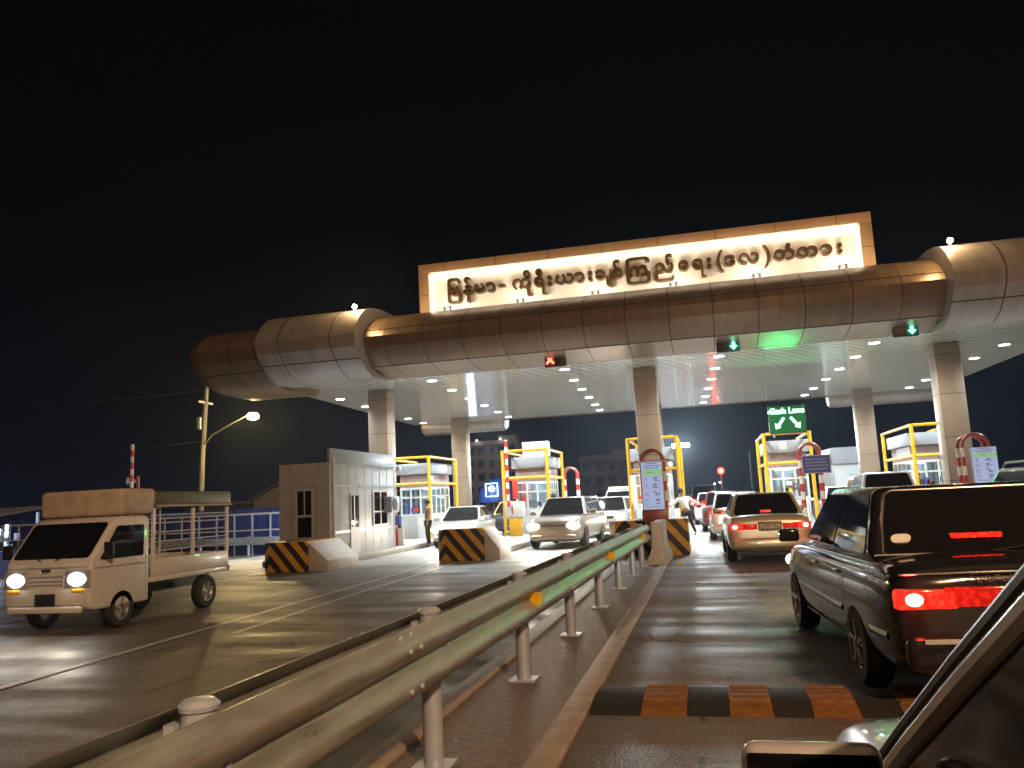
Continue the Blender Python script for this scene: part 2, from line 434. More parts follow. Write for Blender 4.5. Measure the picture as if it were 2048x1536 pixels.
def panel(name, q, m, parent, u0=0, u1=1, v0=0, v1=1, off=0.006, th=0.012, r=0.06, mats=None):
    """rounded rectangle laid on the quad q = BL, BR, TR, TL (in parent space)"""
    q = [Vector(p) for p in q]
    nrm = (q[1]-q[0]).cross(q[3]-q[0]).normalized()
    W_ = (q[1]-q[0]).length*(u1-u0); H_ = ((q[3]-q[0]).length)*(v1-v0)
    ru = min(0.45, r/max(W_, 1e-4))*(u1-u0); rv = min(0.45, r/max(H_, 1e-4))*(v1-v0)
    uv = []
    for cu, cv, a0 in ((u1-ru, v0+rv, -90), (u1-ru, v1-rv, 0), (u0+ru, v1-rv, 90), (u0+ru, v0+rv, 180)):
        for k in range(5):
            a = R(a0+k*22.5); uv.append((cu+ru*math.cos(a), cv+rv*math.sin(a)))
    def P(u, v): return (q[0]*(1-u)+q[1]*u)*(1-v)+(q[3]*(1-u)+q[2]*u)*v
    a = [P(u, v)+nrm*(off-th) for u, v in uv]; b = [P(u, v)+nrm*off for u, v in uv]
    mb = MB(); mb.loft([a, b])
    return mb.build(name, mats or m, parent, angle=40)

def text(name, body, size, m, parent, loc, rot=(PI/2,0,0), depth=0.01, bold=0.0, align='CENTER', sxy=(1,1), bev=0.0):
    cu = bpy.data.curves.new(name, 'FONT'); cu.body = body; cu.size = size; cu.extrude = depth; cu.offset = bold
    cu.align_x = align; cu.resolution_u = 5; cu.bevel_depth = bev; cu.bevel_resolution = 1
    o = bpy.data.objects.new(name, cu); C.objects.link(o)
    dg = bpy.context.evaluated_depsgraph_get(); dg.update()
    me = bpy.data.meshes.new_from_object(o.evaluated_get(dg)); bpy.data.objects.remove(o)
    me.materials.clear(); me.materials.append(m)
    o = bpy.data.objects.new(name, me); C.objects.link(o); o.parent = parent
    o.location = loc; o.rotation_euler = rot; o.scale = (sxy[0], sxy[1], 1)
    return o

SK = -0.042          # the plaza's depth axis leans slightly to the left
def X(x, y): return x+SK*(y-31)

# ================================================================== SETTING
g = MB(); g.add([(-600,-300,0),(600,-300,0),(600,900,0),(-600,900,0)], [(0,1,2,3)])
struct(g.build('asphalt_road', M['asphalt']))
# raised median the guardrail stands on
md = MB(); md.box(-1.93, -1.13, -6, 17.6, 0, 0.022); struct(md.build('median_pavement', M['paver']))
for nm, xa, xb in (('median_kerb', -1.13, -0.94), ('median_kerb', -2.12, -1.93)):
    k = MB(); k.box(xa, xb, -6, 17.6, 0, 0.04)
    struct(k.build(nm, M['kerb'], bevel=0.012))
# pale concrete apron under the canopy
ap_ = MB(); ap_.box(-16.0, 15.0, 20.3, 47.0, -0.5, 0.004); apm = mat('apron_concrete', (0.30, 0.275, 0.255), 0.55, var=0.30, scale=1.6, bump=0.4, rvar=0.12, stretch=(1.6, 0.5, 1))
struct(ap_.build('concrete_apron', apm))
# painted lines
ln = MB()
def road_line(pts, w):
    vs = []
    for i, (x, y) in enumerate(pts):
        vs += [(x-w/2, y, 0.009), (x+w/2, y, 0.009)]
    ln.add(vs, [(2*i, 2*i+1, 2*i+3, 2*i+2) for i in range(len(pts)-1)])
road_line([(-6.3, -4), (-6.58, 6.5), (-6.85, 13), (-7.02, 17.8), (-7.3, 20.8)], 0.12)
road_line([(-6.05, 9.5), (-6.27, 13.5), (-6.52, 20.6)], 0.10)
road_line([(-10.6, -4), (-10.9, 8), (-11.2, 18.6)], 0.12)
road_line([(3.2, -4), (3.2, 12), (3.0, 20)], 0.12)
struct(ln.build('lane_markings', M['line']))
# toll islands
def island(nm, poly):
    i = MB(); i.prism(poly, 'z', 0, 0.18); return struct(i.build(nm, M['island'], bevel=0.03))
island('toll_island', [(-12.4,20.9),(-10.1,20.9),(-10.3,36),(-10.8,43.5),(-13.4,43.5),(-12.9,31)])
island('toll_island', [(-7.5,22.3),(-5.9,22.3),(-6.0,31),(-6.5,43.5),(-8.3,43.5),(-7.9,31)])
island('toll_island', [(-2.5,21.3),(-0.95,21.3),(-1.0,31),(-1.5,43.5),(-3.2,43.5),(-2.8,31)])
island('toll_island', [(2.6,24.4),(4.1,24.4),(3.9,31),(3.4,43.5),(1.6,43.5),(2.1,31)])
island('toll_island', [(7.3,22.9),(9.2,22.9),(9.0,31),(8.5,43.5),(6.7,43.5),(7.1,31)])

# ================================================================== TOLL CANOPY
toll = thing('toll_canopy', 'wide bronze clad toll plaza canopy on square columns with white ceiling', 'toll canopy')
# profiles in (y, z)
PC = [(27.6,8.02),(25.9,8.02),(25.2,7.97),(24.5,7.76),(23.95,7.46),(23.6,7.16),(23.45,6.93),(23.55,6.60),(23.8,6.30),(24.2,6.07),(25.3,5.93),(26.1,5.93),(26.1,6.0)]
PW = [(27.6,8.30),(24.9,8.16),(24.2,8.05),(23.63,7.88),(23.2,7.58),(22.9,7.2),(22.75,6.92),(22.88,6.55),(23.22,6.22),(23.65,5.92),(24.2,5.74),(25.3,5.80),(26.1,5.93)]
PE = [(27.6,7.9),(25.0,7.9),(24.2,7.75),(23.6,7.5),(23.25,7.15),(23.15,6.9),(23.28,6.5),(23.6,6.15),(24.1,5.86),(24.8,5.66),(26.6,5.66),(27.2,5.8)]
def fascia(name, P_, x0, x1, mm, seams, hs, parent):
    f = MB()
    # rounded profile, refined
    f.prism([(y, z) for y, z in P_], 'x', x0, x1)
    o = f.build(name, [mm], parent, angle=22)
    s = MB()
    for xs in seams:       # open joints between the panels: thin bands 3 mm proud
        cy, cz = 26.0, 6.9
        out = [(cy+(y-cy)*1.0016-0.002, cz+(z-cz)*1.002) for y, z in P_[1:-1]]
        s.strip(out, 'x', xs-0.014, xs+0.014)
    for (ya, za) in hs:
        s.box(x0, x1, ya-0.012, ya+0.02, za-0.012, za+0.012)
    s.build('joint', [M['seam']], o)
    return o
def frange(a, b, s):
    r = []; x = a
    while x < b: r.append(x); x += s
    return r
fascia('fascia', PC, -10.30, 6.75, M['bronze'], frange(-9.6, 6.6, 1.27), [(24.2, 6.07), (23.6, 7.16)], toll)
fascia('fascia_wing', PW, -13.75, -10.30, M['silver'], [-12.95, -11.15], [(23.22, 6.22)], toll)
fascia('fascia_wing', PW, 6.75, 13.2, M['silver'], [8.0, 9.3, 10.6, 11.9], [(23.22, 6.22)], toll)
fascia('fascia_end', PE, -16.1, -13.75, M['bronze'], [-15.0], [(23.6, 6.15)], toll)
# rounded ends of the end section
en = MB(); en.loft([[(-16.1-0.0, y, z) for y, z in PE], [(-16.5, 25.0+(y-25.0)*0.93, 6.8+(z-6.8)*0.88) for y, z in PE], [(-16.75, 25.0+(y-25.0)*0.78, 6.8+(z-6.8)*0.6) for y, z in PE]])
en.build('fascia_end', M['bronze'], toll, angle=40)
# ceiling slab (a skewed quad with depth)
ce = MB()
def para(mb, x0, x1, y0, y1, z0, z1):
    mb.loft([[(X(x0,y0)+0.1,y0,z),(X(x1,y0)+0.1,y0,z),(X(x1,y1)+0.1,y1,z),(X(x0,y1)+0.1,y1,z)] for z in (z0, z1)])
para(ce, -15.25, 11.6, 26.1, 42.6, 6.0, 6.25)
ce.build('ceiling', M['ceiling'], toll)
for xa, xb, P2 in ((-15.3, -10.3, None), (6.75, 13.2, None)):
    w = MB(); w.box(xa, xb, 24.3, 27.0, 5.955, 5.998); w.build('soffit', M['ceiling'], toll)
rf = MB(); para(rf, -15.0, 11.4, 27.5, 42.3, 6.25, 7.7); rf.build('roof', M['grey'], toll)
# rear fascia rolls seen under the back edge
for xa, xb in ((-15.4, -10.6), (6.3, 11.9)):
    r_ = MB(); pts = [(42.65,6.3),(42.65,5.75),(42.9,5.52),(43.4,5.45),(43.9,5.6),(44.2,6.0),(44.2,6.9),(43.4,7.4),(42.65,7.3)]
    r_.prism(pts, 'x', xa, xb)
    for e_ in (xa, xb):
        pass
    r_.build('rear_fascia', M['silver'], toll, bevel=0.12, seg=3)
r_ = MB(); r_.prism([(42.65,6.05),(43.3,6.0),(43.7,6.4),(43.7,7.2),(42.65,7.5)], 'x', -10.6, 6.3); r_.build('rear_fascia', M['bronze'], toll)
# columns
for cx, cy in ((-12.0,28.9),(-1.86,28.9),(7.95,28.9),(-12.5,40.8),(-2.35,40.8),(7.45,40.8)):
    c_ = MB(); c_.box(cx-0.40, cx+0.40, cy-0.40, cy+0.40, 0.18, 6.0)
    col = c_.build('column', M['column'], toll, bevel=0.05, seg=2)
    j = MB()
    for zz in (1.5, 2.9, 4.3, 5.6):
        j.box(cx-0.403, cx+0.403, cy-0.403, cy+0.403, zz-0.008, zz+0.008)
    j.build('joint', M['seam'], col)
# downlights
DL = []
for x0 in (-14.35, -9.55, -4.65, 0.6, 5.45, 10.2):
    for y in (27.5, 30.2, 33.0, 35.9, 38.9, 41.5):
        DL.append((X(x0, y)-0.02, y))
for i, (x, y) in enumerate(DL):
    d = MB(); d.disc((0,0,0), 0.165, 20, 'z', 0.03); o = d.build('downlight', M['led'], toll, loc=(x, y, 6.010))
    t_ = MB(); t_.lathe([(0.166,-0.019),(0.195,-0.019),(0.20,0.0),(0.166,0.0)], axis='z', n=20); t_.build('rim', M['white'], o)
    lamp('downlight_lamp', 'SPOT', (x, y, 5.97), 740, (0.86, 0.98, 1.0), toll, size=0.13, spot=150, blend=0.6)
# wing tip lamps
for x, y, z in ((-10.62, 23.55, 7.99), (6.98, 23.5, 8.0)):
    d = MB(); d.lathe([(0,-.075),(.055,-.055),(.075,0),(.055,.055),(0,.075)], (0,0,0), 'z', 14); o = d.build('tip_lamp', M['tiplamp'], toll, loc=(x, y, z))
    k_ = MB(); k_.tube([(0,0,-0.26),(0,0,-0.06)], 0.025, 8); k_.build('stem', M['grey'], o)
    lamp('tip_lamp_light', 'POINT', (x+(0.25 if x < 0 else -0.25), y-0.2, z+0.15), 70, (1.0, 0.66, 0.28), toll, size=0.06)

# ---------------------------------------------------------------- name board on the canopy
sign = thing('name_board', 'long illuminated cream name board with gold letters on top of the canopy', 'sign', (-1.85, 26.4, 8.02))
sg = MB(); L2, H2 = 7.47, 1.92
sg.box(-L2, L2, 0.02, 0.5, 0.0, H2); sg.build('backing', M['frame_br'], sign)
fr = MB()
for a, b, c, d in ((-L2, L2, 1.60, H2), (-L2, -L2+0.36, 0.0, 1.60), (L2-0.36, L2, 0.0, 1.60)):
    fr.box(a, b, -0.28, 0.02, c, d)
fo = fr.build('frame', M['frame_br'], sign, bevel=0.01)
jj = MB()
for x in frange(-6.5, 7.2, 1.85): jj.box(x-0.009, x+0.009, -0.283, -0.25, 1.602, H2+0.002)
for x in (-L2, L2-0.36): jj.box(x-0.002, x+0.362, -0.283, -0.25, 0.79, 0.808)
jj.build('joint', M['seam'], fo)
fc = MB(); fc.box(-L2+0.40, L2-0.40, -0.06, 0.018, 0.02, 1.58); fc.build('face', M['signwhite'], sign)
cv = MB()
cv.box(-L2+0.40, L2-0.40, -0.10, -0.065, 1.555, 1.595); cv.box(-L2+0.365, -L2+0.40, -0.10, -0.065, 0.06, 1.55); cv.box(L2-0.40, L2-0.365, -0.10, -0.065, 0.06, 1.55)
cv.build('cove_light', M['cove'], sign)
lamp('cove_lamp', 'AREA', (0, -0.2, 1.56), 18, (1.0, 0.86, 0.64), sign, (R(22), 0, 0), size=14, sy=0.05)
# letters: (glyph, centre x, x scale factor)  heights follow the face
U = 0.60
def glyph(ch, xc, zb=8.70, kx=1.0, kz=1.0, x0=None):
    o = text('letter', ch, U, M['gold'], sign, (0, 0, 0), depth=0.11, bold=0.008, align='LEFT')
    xs = [v.co.x for v in o.data.vertices]; cx = (min(xs)+max(xs))/2
    o.scale = (kx, kz, 1)
    o.location = (xc+1.85-cx*kx, -0.20, zb-8.02)
    return o
ZB = 8.71
for ch, xc, kx, dz in (('\u103c',-8.04,0.98,0.0),('\u1019',-8.02,0.92,0),('\u1014',-7.55,1,0),('\u103a',-7.55,1,0),('\u1019',-7.12,1,0),('\u102c',-6.73,1,0),('-',-6.31,1.4,0.03),
    ('\u1000',-5.62,1,0),('\u102d',-5.43,1,0),('\u102f',-5.36,1,0.0),('\u101b',-4.98,1,0),('\u102e',-5.0,1,0),('\u1038',-4.64,1,0),('\u101a',-4.12,1,0),('\u102c',-3.62,1,0),('\u1038',-3.25,1,0),
    ('\u1001',-2.92,1,0),('\u103b',-2.64,0.8,0),('\u1005',-2.35,1,0),('\u103a',-2.36,1,0),('\u103c',-1.66,1.75,0.0),('\u1000',-1.64,0.95,0),('\u100a',-0.80,1,0),('\u103a',-0.64,1,0),
    ('\u1031',-0.19,1,0),('\u101b',0.30,1,0),('\u1038',0.63,1,0),('(',0.98,1.25,0),('\u1012',1.28,1,0),('\u101c',1.88,1,0),(')',2.43,1.25,0),('\u1010',2.96,1,0),('\u1036',3.10,1,0),
    ('\u1010',3.66,1,0),('\u102c',4.22,1,0),('\u1038',4.62,1,0)):
    o = glyph(ch, xc, ZB+dz, kx)
    if ch in '()': o.scale.z = 1; o.scale.y = 1.25
# floods standing on the canopy roll in front of the board
for x in (-8.1, -5.55, -3.04, -0.54, 2.01, 4.54):
    f_ = thing('flood_light', 'small square flood light below the name board', 'flood light', (x, 25.50, 8.0), 0, 'flood lights under the name board')
    b_ = MB(); b_.box(-0.13, 0.13, -0.06, 0.06, 0.035, 0.17); b_.build('housing', M['black'], f_, bevel=0.012)
    b_ = MB(); b_.box(-0.15, 0.15, -0.08, 0.08, 0.0, 0.033); b_.build('base', M['galvpost'], f_)
    b_ = MB(); b_.box(-0.11, 0.11, 0.062, 0.075, 0.05, 0.16); b_.build('lens', M['flood'], f_)
    lamp('flood_beam', 'SPOT', (x, 25.42, 8.12), 68, (1.0, 0.84, 0.62), None, (R(122), 0, 0), size=0.25, spot=165, blend=0.5)
for nm, x in (('leftmost', -8.1), ('second', -5.55), ('third', -3.04), ('fourth', -0.54), ('fifth', 2.01), ('rightmost', 4.54)):
    for o in bpy.data.objects:
        if o.name.startswith('flood_light') and abs(o.location.x-x) < 0.01: o['label'] = nm+' from the left of the six small floodlights below the name board'

# ---------------------------------------------------------------- lane signals hanging from the fascia
def signal(label, x, kind):
    t = thing('lane_signal', label, 'lane signal', (x, 24.95, 5.70), 0, 'lane signals under the canopy fascia')
    b = MB(); b.box(-0.34, 0.34, 0, 0.16, 0.0, 0.47); b.build('housing', M['black'], t, bevel=0.012)
    h = MB(); h.box(-0.02, 0.02, 0.06, 0.1, 0.47, 0.6); h.build('hanger', M['grey'], t)
    s = -1 if kind == 'x' else 1
    cx = 0.16*s
    fm = M['signalredface'] if kind == 'x' else M['signalgreenface']
    f = MB(); f.box(cx-0.15, cx+0.15, -0.006, 0.002, 0.04, 0.43); f.build('lens', fm, t)
    a = MB()
    if kind == 'x':
        a.bar((cx-0.12,-0.014,0.10),(cx+0.12,-0.014,0.36),0.012,0.075); a.bar((cx-0.12,-0.018,0.36),(cx+0.12,-0.018,0.10),0.012,0.075)
        a.build('cross', M['signalred'], t); col = (1.0, 0.08, 0.05)
    else:
        a.prism([(cx,0.04),(cx+0.12,0.17),(cx+0.05,0.17),(cx+0.05,0.42),(cx-0.05,0.42),(cx-0.05,0.17),(cx-0.12,0.17)], 'y', -0.02, -0.008)
        a.build('arrow', M['signalgreen'], t); col = (0.1, 1.0, 0.6)
    lamp('signal_glow', 'POINT', (x+cx, 24.87, 6.14), 14, col, None, size=0.05)
    return t
signal('lane signal box showing a red cross', -4.40, 'x')
signal('lane signal showing a green down arrow, the one nearer the middle column', 0.95, 'a')
signal('lane signal showing a green down arrow near the right wing', 5.95, 'a')

# ---------------------------------------------------------------- toll booths and yellow frames
def booth(label, x, y0, y1, hw=0.68, num=None, extra=None, face=-1, lit=1.0, tanband=False):
    """booth on an island: walls, glazing, upper band, projecting fascia"""
    t = thing('toll_booth', label, 'toll booth', (x, y0, 0.18), 0, 'toll booths under the canopy')
    D = y1-y0; zb = 0.95; zt = 2.12
    w = MB()
    w.box(-hw, hw, 0, D, 0.0, zb); w.build('base_wall', M['wall'], t, bevel=0.01)
    w = MB(); w.box(-hw, hw, 0, D, zt, zt+0.55); w.build('band', M['band'], t)
    w = MB(); w.box(-hw-0.12, hw+0.12, -0.14, D+0.14, zt+0.55, zt+1.0); w.build('fascia', M['fascia'], t, bevel=0.015)
    # interior back wall and desk so the lit room reads
    w = MB(); w.box(-hw+0.1, hw-0.1, D-0.12, D-0.06, zb, zt); w.build('back_wall', M['white'], t)
    w = MB(); w.box(-hw+0.12, hw-0.12, 0.2, 0.7, zb, zb+0.06); w.build('desk', M['grey'], t)
    # window frames
    def glz(nm, pts, horizontal=True):
        pass
    f = MB()
    n = 3
    for i in range(n+1):
        xx = -hw+0.03+(2*hw-0.06)*i/n
        f.box(xx-0.035, xx+0.035, -0.012, 0.05, zb, zt); f.box(xx-0.035, xx+0.035, D-0.05, D+0.012, zb, zt)
    for zz in (zb+0.03, zb+0.75, zt-0.03): f.box(-hw+0.065, hw-0.065, -0.006, 0.045, zz-0.03, zz+0.03)
    ff = f.build('window', M['white'], t)
    p = MB(); p.box(-hw+0.03, hw-0.03, 0.012, 0.02, zb, zt); p.build('pane', M['pane'], ff)
    for sgn in (-1, 1):
        f = MB(); k = 4
        for i in range(k+1):
            yy = 0.08+(D-0.16)*i/k
            f.box(sgn*hw-0.02, sgn*hw+0.012, yy-0.035, yy+0.035, zb, zt)
        for zz in (zb+0.03, zb+0.8, zt-0.03): f.box(sgn*hw-0.015, sgn*hw+0.007, 0.115, D-0.115, zz-0.028, zz+0.028)
        ff = f.build('side_window', M['white'], t)
        p = MB(); p.box(sgn*hw-0.012, sgn*hw-0.004, 0.08, D-0.08, zb, zt); p.build('pane', M['pane'], ff)
    l_ = MB(); l_.box(-0.35, 0.35, 0.35, 0.42, zt-0.06, zt-0.02); l_.box(-0.35, 0.35, D-0.6, D-0.53, zt-0.06, zt-0.02); l_.build('tube_lamp', M['tube'], t)
    lamp('booth_lamp', 'POINT', (x, y0+D*0.5, 0.18+zt-0.3), 15*lit, (0.80, 0.93, 1.0), None, size=0.2)
    # door on the front right
    d = MB(); d.box(hw-0.62, hw-0.1, -0.03, -0.013, 0.02, zb-0.05); d.build('door_panel', M['white'], t)
    rnd = random.Random(int(x*10))
    for k in range(3):
        nb = MB(); xx = rnd.uniform(-hw+0.1, hw-0.3); zz = rnd.uniform(zb+0.05, zb+0.5); nb.box(xx, xx+rnd.uniform(.12,.2), -0.02, -0.0135, zz, zz+rnd.uniform(.12,.25)); nb.build('notice', M[rnd.choice(('white','reflect','bluesign','red'))], t)
    mb_ = MB(); mb_.box(-0.25, 0.1, 0.35, 0.40, zb+0.12, zb+0.38); mb_.box(-0.10, -0.05, 0.37, 0.42, zb+0.06, zb+0.12); mb_.build('monitor', M['black'], t)
    lc = MB(); lc.box(hw-0.02, hw+0.14, -0.30, -0.02, zt+0.25, zt+0.42); lc.build('lane_camera', M['white'], t, bevel=0.02)
    if num:
        text('number', num, 0.34, M['boardtext'], t, (0.22, -0.02, zb+0.32), depth=0.003)
    return t

def guard_frame(label, x0, x1, y0, y1, zt=3.55, zr=2.43):
    t = thing('guard_frame', label, 'guard frame', ((x0+x1)/2, y0, 0.18), 0, 'yellow tube frames around the booths')
    a = (x1-x0)/2; d = y1-y0; zt -= 0.18; zr -= 0.18
    for sx_ in (-a, a):
        for sy_ in (0, d):
            p = MB(); p.tube([(sx_, sy_, 0), (sx_, sy_, zt)], 0.065, 12); p.build('post', M['yellow'], t)
    for nm, z in (('top_rail', zt-0.04), ('rail', zr)):
        p = MB()
        p.tube([(-a+0.06,0,z),(a-0.06,0,z)], 0.055, 10); p.tube([(a,0.06,z),(a,d-0.06,z)], 0.055, 10)
        p.tube([(-a,0.06,z),(-a,d-0.06,z)], 0.055, 10)
        p.build(nm, M['yellow'], t)
    return t
booth('toll booth beside the long white cabin, red person shape at its window', -12.0, 32.4, 34.9)
guard_frame('yellow tube frame around the booth right behind the white cabin', -13.0, -11.1, 31.6, 35.3)
booth('toll booth with a white box on its roof behind the red striped boom', -7.0, 32.6, 34.8)
guard_frame('yellow tube frame around the booth with the white roof box', -7.9, -6.1, 31.4, 34.8)
booth('toll booth mostly hidden behind the middle column and rate board', -2.05, 31.6, 34.0)
guard_frame('yellow tube frame around the booth behind the middle column', -2.75, -0.98, 30.0, 34.2, 3.62)
booth('toll booth with number 2 on its window under the green lane sign', 3.0, 31.9, 34.6, num='2')
guard_frame('yellow tube frame around the booth under the green lane sign', 2.15, 3.75, 31.0, 34.9)
booth('toll booth with number 1 on its window left of the right column', 8.0, 32.2, 35.2, num='1')
guard_frame('yellow tube frame around the booth left of the right column', 7.15, 8.9, 30.9, 35.7)
# white box on booth two
rb = MB(); rb.box(-0.55, 0.55, 0, 0.5, 0, 0.68); o = rb.build('equipment_box', M['white'], bevel=0.02, loc=(-6.95, 33.3, 3.30)); tag(o, 'plain white box standing on the booth roof', 'box')
# further toll cabin on the right
gc = thing('far_cabin', 'pale grey flat roofed cabin in the distance behind the right lanes', 'cabin', (7.45, 45, 0))
w = MB(); w.box(-0.95, 1.0, 0, 5, 0, 2.65); w.build('wall', M['wall'], gc)
w = MB(); w.box(-1.05, 1.1, -0.12, 5.1, 2.65, 3.5); w.build('fascia', M['fascia'], gc, bevel=0.02)
w = MB(); w.box(0.1, 0.75, -0.02, 0.02, 1.1, 2.0); ww = w.build('window', M['white'], gc)
w = MB(); w.box(0.15, 0.4, -0.03, -0.022, 1.15, 1.95); w.box(0.45, 0.7, -0.03, -0.022, 1.15, 1.95); w.build('pane', M['winhole'], ww)

# ---------------------------------------------------------------- white cabin on the left island
cb = thing('white_cabin', 'long white cabin with a grey parapet and a grey door at the left island', 'cabin', (-10.4, 21.15, 0.0))
def cabin():
    D = 4.85; Wd = 1.55
    w = MB(); w.box(-Wd, 0, 0, D, 0.0, 2.85); w.build('wall', M['wall'], cb, bevel=0.01)
    w = MB(); w.box(-0.06, 0.03, -0.03, D+0.03, 2.84, 3.27); w.build('parapet', M['fascia'], cb, bevel=0.008)
    # front (camera facing) side: tan cladding with trim
    w = MB(); w.box(-Wd-0.02, -0.003, -0.03, -0.004, 0.18, 2.87); w.build('front_cladding', M['tan'], cb)
    w = MB()
    w.box(-1.24, -1.16, -0.05, -0.032, 0.2, 2.85); w.box(-1.16, -0.42, -0.05, -0.032, 2.18, 2.25); w.box(-1.16, -0.42, -0.05, -0.032, 0.5, 0.57); w.box(-0.42, -0.36, -0.05, -0.032, 0.2, 2.25)
    w.build('trim', M['grey'], cb)
    # front window: tall, two lights over one
    w = MB()
    x0, x1, z0, z1 = -1.02, -0.52, 0.75, 2.12
    for a in (x0, x1): w.box(a-0.03, a+0.03, -0.065, -0.034, z0, z1)
    for z in (z0, 1.38, z1): w.box(x0+0.03, x1-0.03, -0.065, -0.034, z-0.03, z+0.03)
    w.box(-0.785, -0.755, -0.062, -0.034, 1.41, z1-0.03)
    f = w.build('window', M['wall'], cb)
    w = MB(); w.box(x0+0.03, x1-0.03, -0.045, -0.036, z0, z1); w.build('pane', M['carglass'], f)
    # right side: door, window, dado trim
    dw = MB(); dw.box(0.004, 0.03, 1.28, 1.94, 0.05, 1.98); d = dw.build('door', M['grey'], cb)
    w = MB(); w.box(0.031, 0.037, 1.36, 1.86, 0.98, 1.92); w.build('pane', M['carglass'], d)
    w = MB(); w.box(0.038, 0.045, 1.5, 1.56, 0.98, 1.92); w.build('mullion', M['white'], d)
    w = MB(); w.tube([(0.07, 1.36, 0.95), (0.07, 1.36, 1.1)], 0.012, 8); w.build('handle', M['chrome'], d)
    w = MB()
    y0, y1, z0, z1 = 3.0, 4.15, 0.98, 2.05
    for a in (y0, (y0+y1)/2, y1): w.box(0.004, 0.035, a-0.03, a+0.03, z0, z1)
    for z in (z0, 1.4, z1): w.box(0.004, 0.032, y0+0.03, y1-0.03, z-0.025, z+0.025)
    f = w.build('window', M['white'], cb)
    w = MB(); w.box(0.006, 0.014, y0+0.03, y1-0.03, z0, z1); w.build('pane', M['carglass'], f)
    w = MB()
    for z in (2.2, 0.88): w.box(0.004, 0.02, 0.06, 1.26, z-0.04, z+0.04); w.box(0.004, 0.02, 1.96, D-0.02, z-0.04, z+0.04)
    w.build('trim', M['fascia'], cb)
    w = MB()
    for y in frange(0.6, D, 0.6): w.box(0.002, 0.006, y-0.006, y+0.006, 0.0, 2.83)
    w.build('joint', M['grey'], cb)
cabin()
ac = thing('air_conditioner', 'grey air conditioner unit on the long side of the white cabin', 'air conditioner', (-10.40, 25.35, 1.35))
w = MB(); w.box(0.02, 0.30, -0.36, 0.36, 0.0, 0.52); w.build('casing', M['fascia'], ac, bevel=0.02)
w = MB(); w.lathe([(0.0,0.0),(0.20,0.0),(0.20,0.012),(0.0,0.012)], (0.301, -0.08, 0.26), 'x', 20); w.build('fan_grille', M['black'], ac)
w = MB(); w.tube([(0.1,0.30,0.0),(0.1,0.30,-0.6),(0.04,0.34,-1.2)], 0.02, 8); w.build('pipe', M['white'], ac)
w = MB(); w.tube([(-10.36,21.3,3.1),(-10.36,21.3,0.1)], 0.035, 10); o = w.build('drain_pipe', M['white']); tag(o, 'white drain pipe down the near corner of the white cabin', 'pipe')
w = MB(); w.tube([(-10.3,25.9,3.0),(-10.9,28.5,2.75),(-11.3,31.5,3.2)], 0.012, 6); o = w.build('power_cable', M['cable']); tag(o, 'thin black cable strung from the white cabin to the yellow frame', 'cable')
cm = thing('security_camera', 'white security camera on the corner of the white cabin', 'camera', (-10.32, 26.0, 2.75))
w = MB(); w.tube([(0,-0.25,-0.12),(0.06,0.0,0.05)], 0.018, 8); w.build('bracket', M['grey'], cm)
w = MB(); w.box(0.0, 0.14, -0.06, 0.16, 0.0, 0.13); w.build('housing', M['white'], cm, bevel=0.02)

# ---------------------------------------------------------------- striped impact blocks
YEL = (0.62, 0.33, 0.03); BLK = (0.02, 0.018, 0.016)
def impact_block(label, x0, x1, y0, y1, apex, h=0.85, wedge=0.0, cap=True):
    t = thing('impact_block', label, 'barrier block', (apex, y0, 0), 0, 'black and yellow barrier blocks at the island noses')
    a, b = x0-apex, x1-apex
    d = y1-y0
    p = MB(); p.prism([(a, 0.45), (a*0.55, 0.10), (0, 0.0), (b, 0.0), (b, d), (a, d)], 'z', 0, h)
    sm = stripe_mat('hazard_stripes', 0.0, YEL, BLK, 0.40)
    p.build('block', sm, t, bevel=0.03, seg=3)
    if wedge:
        w = MB(); w.prism([(0.02, 0.0), (0.02, h-0.02), (0.35, h-0.06), (wedge, 0.22), (wedge, 0.0)], 'y', 0, 0)
        w = MB()
        q = [(b+0.004, 0.0), (b+0.004, h-0.03), (b+wedge, 0.35*h), (b+wedge, 0.0)]
        w.prism(q, 'y', 0.05, d)
        w.build('sloped_side', M['conc'], t, bevel=0.02)
    return t
impact_block('striped barrier block in front of the white cabin', -11.35, -9.95, 18.9, 20.8, -11.0, 0.76, 0.55)
impact_block('striped barrier block at the nose of the island beside the white sedan', -7.3, -5.88, 20.9, 22.2, -6.95, 0.85, 0.42)
impact_block('striped barrier block under the middle rate board', -2.55, -0.55, 20.6, 22.2, -2.1, 0.89)
# jersey barrier piece closing the rail
jb = MB()
jb.prism([(-0.23,0),(0.23,0),(0.23,0.05),(0.11,0.36),(0.10,0.90),(-0.10,0.90),(-0.11,0.36),(-0.23,0.05)], 'y', 0, 2.4)
o = jb.build('concrete_barrier', M['conc'], bevel=0.012, loc=(-1.15, 17.75, 0.02)); tag(o, 'narrow white concrete barrier with a splayed foot at the guardrail end', 'barrier')

